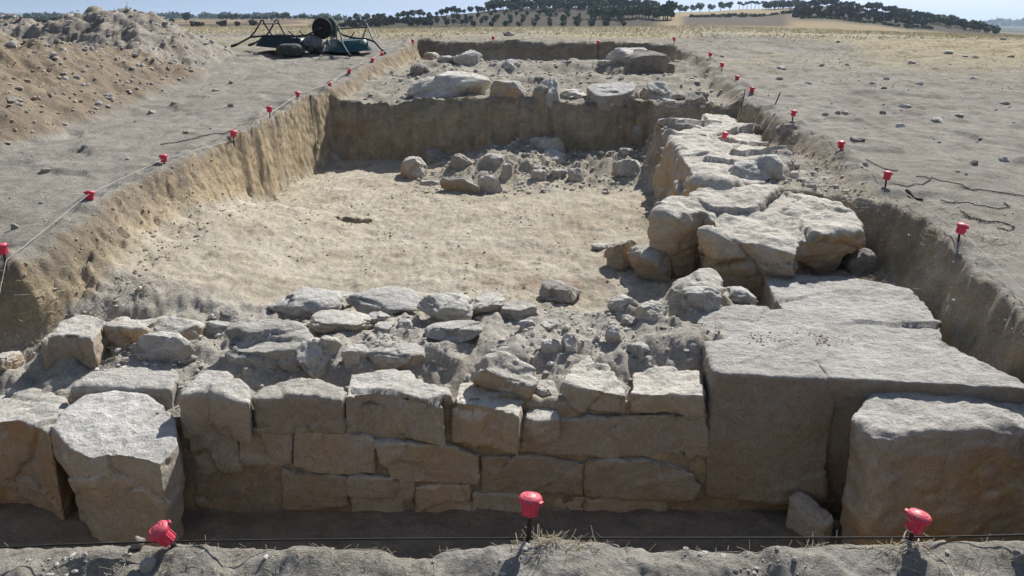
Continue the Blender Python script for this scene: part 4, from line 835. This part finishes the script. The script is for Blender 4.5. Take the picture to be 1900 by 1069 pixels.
# orchard rows on the slope
for col in range(15):
    u0 = 775 + col * 27
    for r_, D in enumerate((322, 352, 384, 418, 452)):
        if col < 4 and r_ > 3: continue
        u = u0 + (col - 9) * -1.2 * r_ + random.uniform(-4, 4) + r_ * 3
        if 760 < u < 1160: tree('olive', u, D + random.uniform(-5, 5), 'small round olive tree in the planted rows on the hillside', 'olive trees in rows on the hillside', .68 if r_ < 3 else .62)
for k in range(56):     # dense wood over the crest
    u = 905 + k * 5.7 + random.uniform(-3, 3); tree('oak', u, random.uniform(485, 515), 'dark evergreen tree in the wood along the crest behind the olive rows', 'dark trees along the crest', .86)
for k in range(26):
    u = 945 + k * 7 + random.uniform(-5, 5); tree('oak', u, random.uniform(462, 484), 'dark evergreen tree in the wood along the crest behind the olive rows', 'dark trees along the crest', .7)
for k in range(38): tree('oak', 1000 + 205 * random.random() ** .8, random.uniform(428, 486), 'dark evergreen tree in the wood along the crest behind the olive rows', 'dark trees along the crest', random.uniform(.45, .7))
for k in range(26):     # looser trees on the left shoulder
    u = 655 + k * 10.4 + random.uniform(-4, 4); tree('oak', u, random.uniform(470, 505), 'green tree standing apart on the left shoulder of the hill', 'trees on the left shoulder of the hill', random.uniform(.45, .75))
for k in range(75):
    u = 640 + random.uniform(0, 160) ; D = random.uniform(330, 450); tree('bush', u, D, 'low scrub bush on the left slope of the wooded hill', 'scrub on the left hill slope', random.uniform(.7, 1.2))
for k in range(24):     # tall row at the right end of the hill
    u = 1092 + k * 6.4 + random.uniform(-2, 2); tree('oak', u, 412 - k * .6 + random.uniform(-6, 6), 'tall tree of the row at right end of the olive hill', 'tall trees in a row at the right end of the hill', .72 + .008 * k)
tree('oak', 1234, 396, 'tallest rounded tree ending the row on the olive hill', None, 1.35)
for k, u in enumerate((1256, 1266, 1278, 1293, 1310, 1330, 1347)): tree('oak', u, 655, 'small round tree on the skyline of the yellow ridge', 'round trees on the yellow ridge', .95)
for k in range(15): tree('pine', 1364 + k * 7.2, 662 + random.uniform(-4, 4), 'umbrella-shaped pine in a line on the ridge', 'pines on the ridge', .62)
for k in range(20): tree('oak', 1412 + k * 3.5 + random.uniform(-3, 3), 625 + random.uniform(-10, 8), 'dense dark tree below the line of pines', 'trees below the pine line', .75)
for k in range(58):     # wooded hill on the right
    f_ = k / 57; u = 1468 + 372 * f_ + random.uniform(-3, 3); tree('oak', u, 500 + random.uniform(-14, 10), 'dark tree on the ridge of the right-hand wooded hill', 'trees on the right-hand hill', random.uniform(.5, .8))
for k in range(8): tree('pine', 1484 + k * 8, 512, 'wide-topped pine above the right-hand wooded hill', 'pines on the right-hand hill', .55)
for k in range(44):
    f_ = random.random() ** .8; u = 1640 + 200 * f_; tree('oak', u, 470 - 55 * f_ + random.uniform(-14, 14), 'dark tree on the falling slope of right-hand hill', 'trees on the falling slope of the right-hand hill', random.uniform(.45, .7))
for k in range(110):
    u = 1468 + 240 * random.random() ** 1.3; D = random.uniform(395, 480); tree('bush', u, D, 'dark bush scattered on the right-hand hill', 'bushes on the right-hand hill', random.uniform(.8, 1.4))
for u, D, s_ in ((33, 330, 1.4), (96, 330, 1.2), (115, 335, 1.6), (62, 340, .9), (158, 380, 2), (420, 330, 1.2), (448, 330, 1.0), (475, 335, 1.2), (370, 345, 1.8)): tree('bush', u, D, 'single bush in the brown fields at far left', 'bushes in the fields at far left', s_)
tree('oak', 353, 560, 'lone tree on the skyline left of the wheelbarrows', None, 1.0)
for k in range(34): tree('oak', 415 + k * 6.6 + random.uniform(-3, 3), 640 + random.uniform(-10, 10), 'small dark tree in the far line left of the olive hill', 'trees in the far line behind the wheelbarrows', random.uniform(.45, .75))
# far woodland: one mass
def woodland(name, label, u0, u1, D0, D1, n, size, seed):
    rg = np.random.default_rng(seed); u = rg.uniform(u0, u1, n); D = rg.uniform(D0, D1, n); x = (u - CX) / FPX * D * cp / .985; z = H(x, D)[0]
    V = []; k = 60; d = rg.normal(size=(n, k, 3)); d /= np.linalg.norm(d, axis=2)[..., None]
    sz = size * rg.uniform(.5, 1.2, (n, 1, 1)); c = np.stack([x, D, z + sz[:, 0, 0] * .7], -1)[:, None] + d * sz * np.array([1.5, 1.2, .8]) * rg.uniform(.6, 1, (n, k, 1))
    a = rg.normal(size=(n, k, 3)) * sz * .22; b = rg.normal(size=(n, k, 3)) * sz * .22
    V = np.stack([c - a, c - b, c + a, c + b], 2).reshape(-1, 3)
    return tag(link(name, np_mesh(name, V, np.arange(len(V)).reshape(-1, 4), False), M_OAK), label, None, None, 'stuff')
woodland('woodland', 'hazy line of far trees on the left plain', -260, 640, 1250, 1560, 260, 5.2, 1)
woodland('hedgerow', 'dark hedgerow line across the fields at far left', -260, 170, 505, 520, 150, 1.6, 2)
woodland('hedgerow', 'dark hedgerow dividing the fields behind the heap', 120, 330, 440, 470, 60, 1.6, 3)
woodland('scrub_line', 'dark scrub line across the field under the yellow ridge', 1270, 1470, 455, 475, 110, .9, 4)
woodland('scrub_line', 'dark scrub line at the foot of right-hand hill', 1480, 1720, 372, 392, 120, .7, 5)
woodland('woodland', 'bluish far trees on the plain at far right', 1800, 2300, 3000, 4200, 160, 16, 6)
for u, lab in ((15, 'tiny white house among the far trees, leftmost'), (37, 'tiny white house among the far trees, second from left')):
    D = 1230; x = (u - CX) / FPX * D * cp / .985; t = thing('house', lab, 'house', (x, D, Hz(x, D) + 1.0)); mb = MB(); mb.box((0, 0, 1.6), (8, 6, 5.0)); mb.build('wall', M_HOUSE, t, False)
    mb = MB(); mb.add([(-4.3, -3.3, 4.1), (4.3, -3.3, 4.1), (4.3, 3.3, 4.1), (-4.3, 3.3, 4.1), (-4.3, 0, 5.6), (4.3, 0, 5.6)], [(0, 1, 5, 4), (2, 3, 4, 5), (0, 4, 3), (1, 2, 5), (0, 3, 2, 1)]); mb.build('roof', M_ROOF, t, False)
D = 1100; x = (249 - CX) / FPX * D * cp / .985; mb = MB(); mb.tube([(0, 0, 0), (0, 0, 19)], [.5, .22], 6)
for k in range(3): mb.tube([(0, 0, 12 + 3 * k), (.9, 0, 12.6 + 3 * k)], .15, 5)
o = mb.build('radio_mast', M_MAST); o.location = (x, D, Hz(x, D) + 1); tag(o, 'thin tall mast rising over the far plain', 'mast')

# ------------------------------------------------------------------ air
hz = MB(); zlo, zhi = float(Zg.min()) - 1.5, float(Zg.max()) + 6; hz.box((0, 4600, (zlo + zhi) / 2), (15200, 9800, zhi - zlo)); print('HAZE', zlo, zhi); ho = hz.build('haze', None, None, False); tag(ho, kind='stuff')
hm = bpy.data.materials.new('haze'); hm.use_nodes = True; ht_ = hm.node_tree; ht_.nodes.remove(ht_.nodes['Principled BSDF'])
pv = ht_.nodes.new('ShaderNodeVolumePrincipled'); pv.inputs['Color'].default_value = (.62, .78, 1, 1); pv.inputs['Density'].default_value = .00013; pv.inputs['Anisotropy'].default_value = .3
ht_.links.new(pv.outputs[0], ht_.nodes['Material Output'].inputs['Volume']); ho.data.materials.append(hm)
